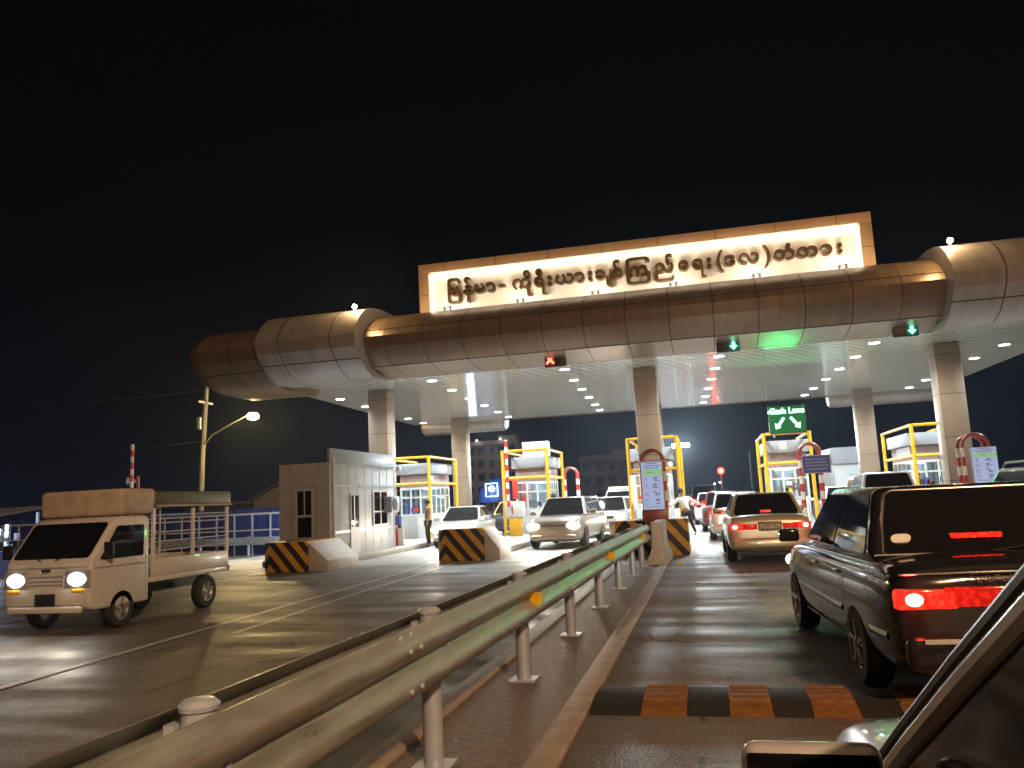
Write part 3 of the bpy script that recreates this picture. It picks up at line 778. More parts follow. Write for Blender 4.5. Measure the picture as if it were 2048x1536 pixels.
# ---------------------------------------------------------------- guardrail
gr = thing('guardrail', 'galvanised double W beam guardrail with round posts on the median', 'guardrail', (-1.62, 0, 0.075))
def gx_(y): return 0.0125*(y-6.8)*1.2
WPROF = [(0.00,0.445),(0.012,0.46),(0.075,0.50),(0.082,0.53),(0.075,0.56),(0.012,0.605),(0.0,0.625),(0.012,0.645),(0.075,0.69),(0.082,0.72),(0.075,0.75),(0.012,0.785),(0.0,0.80)]
def beam(sgn, y0, y1, parent):
    rings = []
    for y in (y0, y1):
        ox = gx_(y)
        outer = [(ox+sgn*(0.10+u), y, z) for u, z in WPROF]
        inner = [(ox+sgn*(0.095+u-0.006), y, z) for u, z in reversed(WPROF)]
        rings.append(outer+inner)
    b = MB(); b.loft(rings); return b.build('beam', M['galv'], parent, angle=50)
for k in range(6):
    y0 = -5+4.4*k - (0.0); y1 = min(y0+4.5, 17.9)
    if y0 < 17.5:
        for sg_ in (1, -1):
            bo_ = beam(sg_, y0, y1, gr); bo_.location.x += sg_*0.004*(k % 2)
            for zz in (0.47, 0.53, 0.72, 0.78):
                for yy in (y0+0.06, y0+0.20):
                    bt = MB(); d_ = sg_*(0.03 if zz in (0.47, 0.78) else 0.083); bt.lathe([(0,0.0),(0.016,0.0),(0.013,sg_*0.012),(0,sg_*0.014)], (gx_(yy)+sg_*0.10+d_, yy, zz), 'x', 10); bt.build('bolt', M['galvpost'], bo_)
ys = [-1.9, 0.25, 2.45, 4.63, 6.84, 9.05, 11.25, 13.4, 15.55, 17.4]
for y in ys:
    p = MB(); p.tube([(gx_(y), y, -0.055), (gx_(y), y, 0.80)], 0.058, 20); po = p.build('post', M['galvpost'], gr)
    c_ = MB(); c_.lathe([(0.0,0.80),(0.066,0.80),(0.068,0.815),(0.05,0.832),(0.0,0.836)], (gx_(y), y, 0), 'z', 20); c_.build('cap', M['galvpost'], po)
    f = MB(); f.box(gx_(y)-0.11, gx_(y)+0.11, y-0.11, y+0.11, -0.054, -0.040); f.build('base_plate', M['galvpost'], po)
    s = MB()
    for sg_ in (-1, 1): s.box(gx_(y)+sg_*0.058 if sg_ > 0 else gx_(y)-0.097, gx_(y)+0.097 if sg_ > 0 else gx_(y)-0.058, y-0.05, y+0.05, 0.50, 0.76)
    s.build('spacer', M['galvpost'], po)
    for sg_ in (-1, 1):
        bt = MB(); bt.lathe([(0,0.0),(0.022,0.0),(0.018,0.014),(0,0.018)] if sg_ > 0 else [(0,0.0),(0.022,0.0),(0.018,-0.014),(0,-0.018)], (gx_(y)+sg_*0.10, y, 0.625), 'x', 12); bt.build('bolt', M['galvpost'], po)
for y in (2.1, 6.73, 11.44, 16.3):
    r_ = MB(); x_ = gx_(y)+0.115
    r_.add([(x_, y-0.03, 0.56), (x_+0.10, y-0.03, 0.575), (x_+0.10, y-0.03, 0.665), (x_, y-0.03, 0.685), (x_, y+0.03, 0.56), (x_+0.10, y+0.0, 0.575), (x_+0.10, y+0.0, 0.665), (x_, y+0.03, 0.685)],
        [(0,1,2,3),(7,6,5,4),(0,4,5,1),(1,5,6,2),(2,6,7,3),(3,7,4,0)])
    r_.build('reflector', M['reflect'], gr)

# ---------------------------------------------------------------- speed hump
hp = thing('speed_hump', 'black rubber speed hump with yellow segments across the lane', 'speed hump', (0, 6.27, 0))
HP = [(-0.42,0.0),(-0.34,0.025),(-0.2,0.052),(0,0.062),(0.2,0.052),(0.34,0.025),(0.42,0.0)]
edges = [(-0.93,-0.58,0),(-0.575,-0.26,1),(-0.255,0.02,0),(0.025,0.31,1),(0.315,0.56,0),(0.565,0.86,1),(0.865,1.12,0),(1.125,1.42,1),(1.425,1.70,0),(1.705,2.0,1),(2.005,2.3,0),(2.305,2.6,1),(2.605,2.95,0)]
hy = mat('hump_yellow', (0.20, 0.085, 0.02), 0.7, var=0.35, scale=16, bump=0.5)
for a, b, c_ in edges:
    s = MB(); s.prism(HP, 'x', a, b)
    if c_:
        for yy in (-0.22, -0.08, 0.06, 0.2): s.box(a+0.01, b-0.01, yy-0.008, yy+0.03, 0.03, 0.066)
    s.build('segment', hy if c_ else M['rubber'], hp, angle=50)

# ---------------------------------------------------------------- rate boards, hoops, blue sign
def rate_board(label, x, y, z0, w, h, rows=True):
    t = thing('rate_board', label, 'rate board', (x, y, z0), 0, 'lit toll rate boards')
    b = MB(); b.box(-w/2-0.02, w/2+0.02, 0.0, 0.10, -0.02, h+0.02); b.build('housing', M['grey'], t, bevel=0.01)
    b = MB(); b.box(-w/2, w/2, -0.006, 0.004, 0, h); fcx = b.build('face', M['board'], t)
    b = MB(); b.box(-w/2+0.03, w/2-0.0, -0.010, -0.0065, h*0.72, h*0.845); b.build('green_band', M['boardgreen'], t)
    k = MB(); rnd = random.Random(3)
    def words(xa, xb, z, hh):
        xx = xa
        while xx < xb:
            ww = rnd.uniform(0.010, 0.030); k.box(xx, min(xx+ww, xb), -0.013, -0.0104, z+rnd.uniform(-0.003,0), z+hh*rnd.uniform(0.7, 1.1)); xx += ww+0.004
    for z, a, b_ in ((0.965, -0.14, 0.14), (0.915, -0.22, 0.22), (0.865, -0.15, 0.16)): words(a*w/0.5, b_*w/0.5, h*z, 0.018)
    words(-0.10, 0.02, h*0.78, 0.014); 
    for i, z in enumerate((0.665, 0.635, 0.60, 0.52, 0.485, 0.45, 0.36, 0.325, 0.29, 0.20, 0.17, 0.11)):
        words(-w*0.42, -w*0.42+rnd.uniform(0.08, 0.14), h*z, 0.010)
        x0 = rnd.choice((0.0, 0.05, 0.06)); words(x0, x0+rnd.uniform(0.07, 0.13), h*z, 0.022)
    words(-w*0.4, w*0.42, h*0.045, 0.010)
    k.build('lettering', M['boardtext'], t)
    l_ = MB()
    for z in (0.70, 0.56, 0.41, 0.25, 0.08): l_.box(-w*0.46, w*0.46, -0.0085, -0.0065, h*z, h*z+0.004)
    for xx in (0.34, ): l_.box(w*xx, w*xx+0.004, -0.0082, -0.0065, h*0.08, h*0.70)
    l_.build('table_rule', M['fascia'], t)
    lamp('board_glow', 'AREA', (x, y-0.12, z0+h/2), 1.6, (0.6, 0.7, 1.0), None, (R(-90), 0, 0), size=w, sy=h)
    return t
rate_board('tall lit toll rate board standing in front of the middle column', -1.295, 20.0, 1.16, 0.5, 1.14)
rate_board('lit toll rate board in front of the right column', 7.27, 24.0, 1.42, 0.60, 0.92)
hoopm = band_mat('hoop_bands', 'Z', 0.50, (0.72, 0.68, 0.62), (0.42, 0.03, 0.025), 0.05)
def hoop(label, x, y, a, h, r=0.055, two=True, z0=0.18, grp='crash hoops at the island noses'):
    t = thing('crash_hoop', label, 'crash hoop', (x, y, z0), 0, grp)
    def arch(yy):
        pts = [(-a, yy, 0), (-a, yy, h-a)]+[(-a*math.cos(R(k)), yy, h-a+a*math.sin(R(k))) for k in range(15, 180, 15)]+[(a, yy, h-a), (a, yy, 0)]
        return pts
    for yy in ((0, 0.45) if two else (0,)):
        P_ = arch(yy)
        i0 = 1; 
        l_ = MB(); l_.tube(P_[:2], r, 12); l_.tube(P_[-2:], r, 12); l_.build('leg', hoopm, t)
        l_ = MB(); l_.tube(P_[1:-1], r*0.99, 12); l_.build('arch', M['rust'], t)
    return t
hoop('red and white crash hoop behind the middle rate board', -1.33, 20.9, 0.27, 1.75, 0.045, True, 0.89)
hoop('double red and white crash hoop carrying the blue sign', 3.25, 27.2, 0.30, 2.72, 0.05)
hoop('double red and white crash hoop behind the right rate board', 7.2, 24.4, 0.33, 2.55, 0.05)
hoop('red and white crash hoop right of the booth with the roof box', -5.9, 35.6, 0.3, 2.7, 0.05)
pl = MB(); pl.box(-0.31, 0.31, 0, 0.14, 0, 0.26); o = pl.build('sign_plinth', M['rust'], bevel=0.01, loc=(-1.29, 20.06, 0.89)); tag(o, 'brown plinth the middle rate board stands on', 'plinth')
lg = MB(); lg.box(-0.05, 0.05, 0, 0.1, 0, 1.22); o = lg.build('sign_post', M['grey'], loc=(7.27, 24.11, 0.18)); tag(o, 'grey post carrying the right rate board', 'post')
bs = thing('blue_notice', 'small blue notice sign with rows of white writing on the crash hoop', 'sign', (3.38, 26.95, 1.93))
b = MB(); b.box(-0.43, 0.43, 0, 0.05, 0, 0.58); b.build('frame', M['grey'], bs, bevel=0.008)
b = MB(); b.box(-0.40, 0.40, -0.006, 0.004, 0.03, 0.55); b.build('face', M['bluesign'], bs)
k = MB(); rnd = random.Random(5)
for z in (0.43, 0.33, 0.23, 0.12):
    xx = -0.32
    while xx < 0.32: ww = rnd.uniform(0.012, 0.035); k.box(xx, xx+ww, -0.010, -0.0065, z, z+rnd.uniform(0.02, 0.045)); xx += ww+0.006
k.build('lettering', M['fascia'], bs)

# green lane sign over booth 2
ls = thing('led_lane_sign', 'green LED sign reading Cash Lane with two slanting arrows', 'LED sign', (3.02, 30.75, 3.0))
b = MB(); b.box(-0.64, 0.64, 0.03, 0.2, 0.5, 1.5); b.build('housing', M['black'], ls, bevel=0.015)
b = MB(); b.box(-0.62, 0.62, 0.01, 0.028, 0.52, 1.48); b.build('face', M['ledback'], ls)
text('lettering', 'Cash Lane', 0.29, M['ledgreenhot'], ls, (0.0, 0.0, 1.22), depth=0.008, bold=0.006)
b = MB(); b.box(-0.66, -0.40, -0.012, -0.009, 1.235, 1.33); b.build('lit_row', M['ledcyan'], ls)
b = MB()
for s_ in (-1, 1):
    b.bar((s_*0.12, -0.005, 1.06), (s_*0.36, -0.005, 0.74), 0.016, 0.085)
    b.add([(s_*0.42,-0.012,0.66),(s_*0.44,-0.012,0.88),(s_*0.24,-0.012,0.72),(s_*0.42,0.004,0.66),(s_*0.44,0.004,0.88),(s_*0.24,0.004,0.72)], [(0,1,2),(5,4,3),(0,3,4,1),(1,4,5,2),(2,5,3,0)])
b.build('arrow', M['ledgreenhot'], ls)
b = MB()
for sx_ in (-0.5, 0.5): b.box(sx_-0.03, sx_+0.03, 0.08, 0.14, 0.36, 0.5)
b.build('bracket', M['grey'], ls)
lamp('led_glow', 'AREA', (3.02, 30.6, 4.1), 26, (0.08, 1.0, 0.25), None, (R(-102), 0, 0), size=1.2, sy=0.9)
pn = MB(); pn.box(-0.14, 0.14, 0, 0.03, 0, 0.30); o = pn.build('notice_panel', M['white'], loc=(2.85, 31.55, 2.95)); tag(o, 'small white notice with a faint emblem under the green lane sign', 'notice')

# ---------------------------------------------------------------- barrier gates
armm = band_mat('boom_bands', 'Z', 0.46, (0.75, 0.70, 0.66), (0.62, 0.03, 0.02), 0.0)
def boom(label, x, y, h=2.6, full=True, zb=0.18, boxcol=None):
    t = thing('barrier_gate', label, 'barrier gate', (x, y, zb), 0, 'barrier gates with raised booms')
    if full:
        b = MB(); b.box(-0.24, 0.24, -0.18, 0.18, 0.0, 0.72); b.build('base', M['yellow'], t, bevel=0.02)
        b = MB(); b.box(-0.36, 0.36, -0.2, 0.2, 0.723, 1.32); hd = b.build('housing', M['white'], t, bevel=0.03)
        b = MB(); b.box(-0.10, -0.04, -0.205, -0.195, 0.87, 1.16); b.build('mark', M['red'], hd)
    else:
        b = MB(); b.box(-0.16, 0.16, -0.16, 0.16, 0.0, 0.95); b.build('housing', M['yellow'], t, bevel=0.02)
    b = MB(); b.tube([(-0.2, -0.26, 1.15 if full else 0.8), (-0.2, -0.26, 1.15+h)], 0.062, 12); b.build('boom', armm, t)
    return t
boom('barrier gate with a yellow base and raised striped boom before the roof box booth', -7.35, 30.9, 2.58)
boom('slim barrier gate far beyond the white sedan', -10.9, 50, 2.4, False, 0)
boom('slim barrier gate standing left of the street lamp beyond the truck', -20.55, 26.2, 2.75, False, 0.4)
ps = thing('loudspeaker_post', 'thin post with a horn loudspeaker beyond the small truck', 'post', (-21.0, 26.6, 0))
b = MB(); b.tube([(0,0,0),(0,0,3.15)], 0.06, 10); b.build('pole', M['rust'], ps)
b = MB(); b.tube([(-0.05,0,2.95),(-0.38,-0.1,2.98)], [0.05, 0.15], 12); b.build('horn', M['conc'], ps)
# traffic cone / fire extinguisher bits by booth one
ex = thing('fire_point', 'red and white fire point stand beside the white cabin corner', 'stand', (-10.65, 26.9, 0.18))
b = MB(); b.lathe([(0,0),(0.09,0),(0.09,0.5),(0.05,0.58),(0.03,0.66),(0,0.66)], (-0.1,0,0), 'z', 14); b.build('extinguisher', M['red'], ex)
b = MB(); b.box(0.02, 0.2, -0.05, 0.05, 0, 0.62); b.build('cabinet', M['conc'], ex)
b = MB(); b.lathe([(0,0.7),(0.12,0.7),(0.14,0.95),(0.1,1.05),(0,1.05)], (0,0,0), 'z', 14); b.build('water_bottle', M['blue'], ex)

exec_after = []
# ================================================================== VEHICLES
def wheel(parent, x, y, r, w=0.2, name='wheel', steer=0):
    s = 1 if x > 0 else -1
    t = MB(); t.lathe([(r*0.60,-w/2),(r*0.90,-w/2),(r*0.985,-w*0.36),(r,-w*0.2),(r,w*0.2),(r*0.985,w*0.36),(r*0.90,w/2),(r*0.60,w/2)], (0,0,0), 'x', 36)
    o = t.build(name, M['rubber'], parent, loc=(x-s*w/2, y, r), angle=40)
    q = MB(); q.lathe([(0,s*w*0.30),(r*0.16,s*w*0.36),(r*0.2,s*w*0.30),(r*0.5,s*w*0.22),(r*0.56,s*w*0.42),(r*0.63,s*w*0.48),(r*0.63,-s*w*0.3),(0,-s*w*0.3)], (0,0,0), 'x', 30)
    for k in range(5):
        a = 2*PI*k/5+0.3
        q.bar((s*w*0.36, math.cos(a)*r*0.12, math.sin(a)*r*0.12), (s*w*0.40, math.cos(a)*r*0.57, math.sin(a)*r*0.57), 0.06*r/0.3, 0.035)
    q.build('rim', M['rim'], o, angle=30)
    return o

PAINT = {}
def paint(name, col, rough=0.28, metal=0.35):
    return mat(name, col, rough, metal, var=0.03, scale=2, coat=1.0)

def car(label, cat, loc, yaw, col, L=4.5, Wd=1.72, H=1.42, belt=0.90, hood=0.88, deck=0.96, cab=(1.0, 0.25, -1.15, -1.6), wr=0.31, fo=0.85, ro=1.0,
        heads=None, tails=None, group=None, name='car', topw=0.70, plate=None, roofbox=None, spot=0, headz=0.66, tailz=0.80, taxi=None, tailkind='wide', zb=0.20, detail=True, roofcol=None, mould=None, trim=False, tglow=1.2, rb_=0.055):
    t = thing(name, label, cat, loc, yaw, group)
    hw = Wd/2; yR, yF = -L/2, L/2
    ywb, yrf, yrr, yrb = cab
    st = [(yR, zb+0.17, deck-0.16, .86), (yR+0.05, zb+0.06, deck-0.05, .93), (yR+0.22, zb+0.01, deck, .975), (min(yrb, yR+0.75), zb, max(deck, belt)-0.005 if deck < belt+0.15 else deck, 1.0),
          (-0.2, zb, belt, 1.0), (ywb, zb, belt, 1.0), (yF-0.55, zb, hood-0.02, .97), (yF-0.2, zb+0.01, hood-0.09, .93), (yF-0.05, zb+0.06, hood-0.19, .86), (yF, zb+0.14, hood-0.28, .76)]
    rings = []
    for y, a, b, k in st:
        w_ = hw*k; s_ = b-0.075
        half = [(0,a),(w_*.80,a),(w_*.955,a+.07),(w_*.995,a+.36*(s_-a)),(w_*1.0,a+.72*(s_-a)),(w_*.965,s_),(w_*.86,b-.012),(w_*.45,b+0.008)]
        ring = [(x, y, z) for x, z in half]+[(0, y, b+0.014)]+[(-x, y, z) for x, z in reversed(half[1:])]
        rings.append(ring)
    mb = MB(); mb.loft(rings)
    pm = paint('paint_'+'_'.join('%02d' % int(c*99) for c in col), col)
    body = mb.build('body', [pm, M['black']], t)
    if max(col) < 0.05: pm.node_tree.nodes['Principled BSDF'].inputs['Roughness'].default_value = 0.14; pm.node_tree.nodes['Principled BSDF'].inputs['Specular IOR Level'].default_value = 0.2; pm.node_tree.nodes['Principled BSDF'].inputs['Metallic'].default_value = 0; pm.node_tree.nodes['Principled BSDF'].inputs['Coat Weight'].default_value = 0.6
    md_ = body.modifiers.new('s', 'SUBSURF'); md_.levels = 2; md_.render_levels = 2
    bake(body)
    # wheel arches cut from the solid
    yfw, yrw = yF-fo, yR+ro
    cut = MB()
    for yy in (yfw, yrw): cut.tube([(-hw-0.3, yy, wr+0.01), (-hw+0.34, yy, wr+0.01)], wr*1.16, 28); cut.tube([(hw-0.34, yy, wr+0.01), (hw+0.3, yy, wr+0.01)], wr*1.16, 28)
    co_ = cut.build('cutter', [M['black'], M['black']])
    for p in co_.data.polygons: p.material_index = 1
    bo = body.modifiers.new('b', 'BOOLEAN'); bo.operation = 'DIFFERENCE'; bo.object = co_; bo.solver = 'EXACT'
    bake(body); bpy.data.objects.remove(co_)
    body.data.shade_smooth(); body.data.set_sharp_from_angle(angle=R(38))
    # greenhouse
    wb, wt = hw*0.90, hw*topw
    zb2 = belt-0.03
    cbm = MB()
    prof = [(yrb, zb2, wb), (yrb+(yrr-yrb)*0.5, zb2+(H-zb2)*0.5, (wb+wt)/2), (yrr, H-0.015, wt), ((yrr+yrf)/2, H+0.012, wt), (yrf, H-0.015, wt), ((yrf+ywb)/2, zb2+(H-zb2)*0.5, (wb+wt)/2), (ywb, zb2, wb)]
    A = {}
    v = []
    fb = (( -wb, yrb, zb2), (wb, yrb, zb2), (wb, ywb, zb2), (-wb, ywb, zb2)); ft = ((-wt, yrr, H), (wt, yrr, H), (wt, yrf, H), (-wt, yrf, H))
    cbm.loft([list(fb), list(ft)])
    roof = cbm.build('roof', roofcol or pm, t, bevel=rb_, seg=5, angle=50)
    # glass
    panel('rear_window', (fb[0], fb[1], ft[1], ft[0]), M['carglass'], t, 0.055, 0.945, 0.06, 0.93, r=0.09)
    panel('windscreen', (fb[2], fb[3], ft[3], ft[2]), M['carglass'], t, 0.05, 0.95, 0.05, 0.94, r=0.08)
    if trim:
        q4 = [Vector(fb[0]), Vector(fb[1]), Vector(ft[1]), Vector(ft[0])]; nn = (q4[1]-q4[0]).cross(q4[3]-q4[0]).normalized()
        def QP(u, v): return (q4[0]*(1-u)+q4[1]*u)*(1-v)+(q4[3]*(1-u)+q4[2]*u)*v+nn*0.004
        ring = [(0.10,.05),(0.9,.05),(.94,.10),(.95,.5),(.94,.88),(.90,.94),(.10,.94),(.06,.88),(.05,.5),(.06,.10),(0.10,.05)]
        rg = MB(); rg.tube([QP(u, v) for u, v in ring], 0.011, 8); rg.build('window_trim', M['mould'], t)
    bp = 0.48
    for s in (-1, 1):
        if s > 0: q = (fb[1], fb[2], ft[2], ft[1])
        else: q = (fb[3], fb[0], ft[0], ft[3])
        for a, b_ in (((0.06, bp-0.015), (bp+0.015, 0.955)) if s > 0 else ((0.045, 1-bp-0.015), (1-bp+0.015, 0.94))):
            panel('side_window', q, M['carglass'], t, a, b_, 0.08, 0.90, r=0.05)
    for s in (-1, 1):
        for yy in (yfw, yrw): wheel(t, s*(hw-0.005), yy, wr)
        mr = MB(); mr.cbox((s*(hw+0.10), ywb-0.28, belt+0.06), (0.20, 0.10, 0.13)); mm_ = mr.build('wing_mirror', pm, t, bevel=0.03, seg=3)
        def side_x(y, z):
            hit, p, n, f = body.ray_cast(Vector((s*3, y, z)), Vector((-s, 0, 0)))
            return p.x if hit else s*hw
        if detail:
            for yy in (0.12, -0.78):
                hd = MB(); hd.cbox((side_x(yy, belt-0.16)+s*0.012, yy, belt-0.16), (0.03, 0.15, 0.025)); hd.build('door_handle', M['chrome'], t, bevel=0.008)
            for yy in (ywb-0.08, -0.05, yrb+0.62):
                zs = [0.32+(belt-0.42)*k/8 for k in range(9)]
                sm = MB(); sm.strip([(side_x(yy, z)+s*0.0015, z) for z in zs], 'y', yy-0.0045, yy+0.0045); sm.build('door_seam', M['black'], t)
            if mould:
                for z0_, z1_, ya, yb in mould:
                    n_ = 12; vs = []
                    for k in range(n_+1):
                        y_ = ya+(yb-ya)*k/n_
                        vs += [(side_x(y_, z0_)+s*0.003, y_, z0_), (side_x(y_, (z0_+z1_)/2)+s*0.014, y_, (z0_+z1_)/2), (side_x(y_, z1_)+s*0.003, y_, z1_)]
                    sm = MB(); sm.add(vs, [(3*k+a, 3*k+a+1, 3*k+a+4, 3*k+a+3) for k in range(n_) for a in (0, 1)]); sm.build('side_moulding', M['mould'], t)
    # bumpers and grille
    b = MB(); b.cbox((0, yF-0.03, 0.36), (Wd*0.80, 0.14, 0.16)); b.build('front_bumper', pm, t, bevel=0.05, seg=3)
    b = MB(); b.cbox((0, yR+0.02, 0.42), (Wd*0.90, 0.16, 0.22)); b.build('rear_bumper', pm, t, bevel=0.06, seg=3)
    b = MB(); b.cbox((0, yF-0.06, headz-0.02), (Wd*0.42, 0.10, 0.11)); b.build('grille', M['black'], t, bevel=0.02)
    for s in (-1, 1):
        h = MB(); h.lathe([(0,-.5),(.25,-.44),(.43,-.25),(.5,0),(.43,.25),(.25,.44),(0,.5)], (0,0,0), 'z', 18); ho_ = h.build('headlight', heads or M['chrome'], t, loc=(s*Wd*0.345, yF-0.05, headz)); ho_.scale = (Wd*0.235, 0.17, 0.19)
        tl = MB()
        if tailkind == 'wide': tl.cbox((s*Wd*0.36, yR+0.045, tailz), (Wd*0.22, 0.10, 0.13))
        else: tl.cbox((s*Wd*0.43, yR+0.06, tailz+0.12), (Wd*0.10, 0.12, 0.34))
        to = tl.build('tail_light', tails or M['red'], t, bevel=0.025, seg=2)
        if tails is M['tail']:
            hb = MB(); hb.lathe([(0,-.5),(.25,-.44),(.43,-.25),(.5,0),(.43,.25),(.25,.44),(0,.5)], (0,0,0), 'z', 16); hb_ = hb.build('bulb', M['tailhot'], to, loc=(s*Wd*0.405 if tailkind == 'wide' else s*Wd*0.43, yR-0.004, tailz+(0 if tailkind == 'wide' else 0.1))); hb_.scale = (0.115, 0.03, 0.085)
    if plate:
        b = MB(); b.cbox((0, yR-0.012, tailz-0.0), (0.46, 0.03, 0.19)); pp = b.build('number_plate', mat('plate_tan', (0.14, 0.105, 0.06), 0.5), t, bevel=0.006)
        text('plate_text', plate, 0.118, mat('plate_letters', (0.62, 0.52, 0.36), 0.5), pp, (0, yR-0.029, tailz-0.045), depth=0.002, bold=0.003)
    if spot:
        for s in (-1, 1):
            l = lamp('head_beam', 'SPOT', (s*Wd*0.345, yF+0.05, headz), spot, (1.0, 0.84, 0.64), t, (R(84), 0, 0), size=0.06, spot=95, blend=0.9)
    if tails is M['tail']:
        lamp('tail_glow', 'POINT', (-Wd*0.40, yR-0.12, tailz), tglow, (1.0, 0.04, 0.02), t, size=0.05); lamp('tail_glow', 'POINT', (Wd*0.40, yR-0.12, tailz), tglow, (1.0, 0.04, 0.02), t, size=0.05)
    return t

# dark sedan ahead in the lane
dk = car('dark sedan with its brake lights on right ahead in the lane', 'car', (1.78, 8.15, 0), R(3.7), (0.016, 0.015, 0.017), L=4.65, Wd=1.72, H=1.475, belt=0.97, hood=0.92, deck=0.99,
    cab=(1.05, 0.35, -1.25, -1.62), wr=0.31, fo=0.93, ro=1.02, heads=M['headlamp'], tails=M['tail'], spot=45, tailz=0.75, zb=0.2, trim=True, tglow=1.8, rb_=0.085, topw=0.69, mould=[(0.255, 0.30, -0.93, 1.02), (0.50, 0.555, -0.93, 1.05), (0.46, 0.52, -2.1, -1.72)])
b = MB(); b.cbox((0, -2.30, 0.76), (1.02, 0.06, 0.13)); b.build('light_bar', M['taildim'], dk, bevel=0.02)
b = MB(); b.cbox((0, -1.535, 1.10), (0.34, 0.05, 0.035)); b.build('brake_light', M['tail'], dk)
b = MB(); b.tube([(-0.74,-1.66,0.985),(0.74,-1.66,0.985)], 0.010, 8); b.tube([(-0.76,-2.26,0.905),(-0.3,-2.33,0.915),(0.3,-2.33,0.915),(0.76,-2.26,0.905)], 0.008, 8); b.build('chrome_strip', M['chrome'], dk)
b = MB(); b.cbox((0,-2.388,0.50),(1.36,0.02,0.03)); b.build('bumper_strip', M['chrome'], dk)
b = MB(); b.tube([(0.05,-1.63,0.99),(0.50,-1.585,1.045)], 0.008, 6); b.build('wiper', M['black'], dk)
b = MB(); pts = []
for k in range(60):
    a = k*0.62; pts.append((-0.36+0.0075*k+0.010*math.sin(a*1.7), -2.347, 0.875+0.018*math.sin(a)+0.008*math.sin(a*2.3)))
b.tube(pts, 0.0035, 6); b.build('script_emblem', M['mould'], dk)
panel('sticker', ((-0.60,-1.558,1.06),(-0.46,-1.558,1.06),(-0.44,-1.515,1.12),(-0.58,-1.515,1.12)), M['signwhite'], dk, off=0.012, th=0.02, r=0.04)
# gold sedan
gd = car('gold sedan with number plate in front of the dark sedan', 'car', (1.14, 19.75, 0), R(1.0), (0.42, 0.36, 0.25), L=4.5, Wd=1.72, H=1.44, belt=0.98, hood=0.9, deck=1.0,
    cab=(1.0, 0.2, -1.15, -1.55), wr=0.30, fo=0.9, ro=1.0, tails=M['tail'], heads=M['headlamp'], plate='7G-2679', tailz=0.76, spot=60, tglow=0.5)
b = MB(); b.cbox((-0.40, -2.235, 0.755), (0.30, 0.05, 0.11)); b.build('light_bar', M['taildim'], gd, bevel=0.015); b = MB(); b.cbox((0.40, -2.235, 0.755), (0.30, 0.05, 0.11)); b.build('light_bar', M['taildim'], gd, bevel=0.015)
b = MB(); b.cbox((0, -1.475, 1.05), (0.22, 0.05, 0.045)); b.build('brake_light', M['tail'], gd)
# queue further on
car('silver white car with lit tail lights just left of the gold sedan', 'car', (0.82, 27.6, 0), 0, (0.42, 0.42, 0.42), L=4.2, H=1.47, deck=1.02, cab=(1.0, 0.3, -1.5, -1.9), tails=M['tail'], heads=M['headlamp'], tailz=0.9, detail=False)
car('dark car glowing red behind the silver white car in the queue', 'car', (0.55, 34.0, 0), 0, (0.10, 0.02, 0.02), L=4.2, H=1.52, deck=1.02, cab=(1.0, 0.3, -1.5, -1.9), tails=M['tail'], heads=M['headlamp'], tailz=0.9, tailkind='tall', detail=False)
car('white hatchback with bright tail lights further down the queue', 'car', (0.15, 41.0, 0), 0, (0.5, 0.5, 0.5), L=4.0, H=1.5, deck=1.02, cab=(1.0, 0.3, -1.5, -1.9), tails=M['tail'], heads=M['headlamp'], tailz=0.95, tailkind='tall', detail=False)
car('dark van with high red lights at the far end of the queue', 'van', (-0.2, 50.0, 0), 0, (0.06, 0.05, 0.05), L=4.6, Wd=1.8, H=1.95, belt=1.15, hood=1.1, deck=1.2, cab=(1.6, 1.0, -2.1, -2.25), tails=M['tail'], heads=M['headlamp'], tailz=1.0, tailkind='tall', detail=False)
car('grey car with red lights far down the neighbouring lane', 'car', (2.0, 56.0, 0), 0, (0.3, 0.3, 0.3), L=4.2, H=1.5, deck=1.02, cab=(1.0, 0.3, -1.5, -1.9), tails=M['tail'], heads=M['headlamp'], tailz=0.9, detail=False)
car('white SUV roof seen over the dark sedan in the right lane', 'car', (5.3, 28.5, 0), 0, (0.49, 0.49, 0.49), L=4.6, Wd=1.85, H=1.86, belt=1.12, hood=1.1, deck=1.12, cab=(1.2, 0.5, -2.0, -2.2), wr=0.36, tails=M['taildim'], tailz=0.95, detail=False)
car('silver car beyond the blue notice and crash hoop', 'car', (5.6, 39.0, 0), 0, (0.6, 0.62, 0.64), L=4.4, H=1.5, cab=(1.0, 0.3, -1.5, -1.9), deck=1.0, tails=M['taildim'], detail=False)
rk = car('black SUV with roof rails at the right edge', 'car', (5.1, 13.6, 0), 0, (0.02, 0.02, 0.022), L=4.6, Wd=1.85, H=1.66, belt=1.05, hood=1.02, deck=1.06, cab=(1.2, 0.5, -2.0, -2.2), wr=0.36, tails=M['taildim'], tailz=0.95, detail=False)
b = MB()
for s in (-0.6, 0.6): b.tube([(s,-1.8,1.66),(s,-1.7,1.73),(s,0.3,1.73),(s,0.45,1.66)], 0.02, 8)
b.build('roof_rail', M['galvpost'], rk)
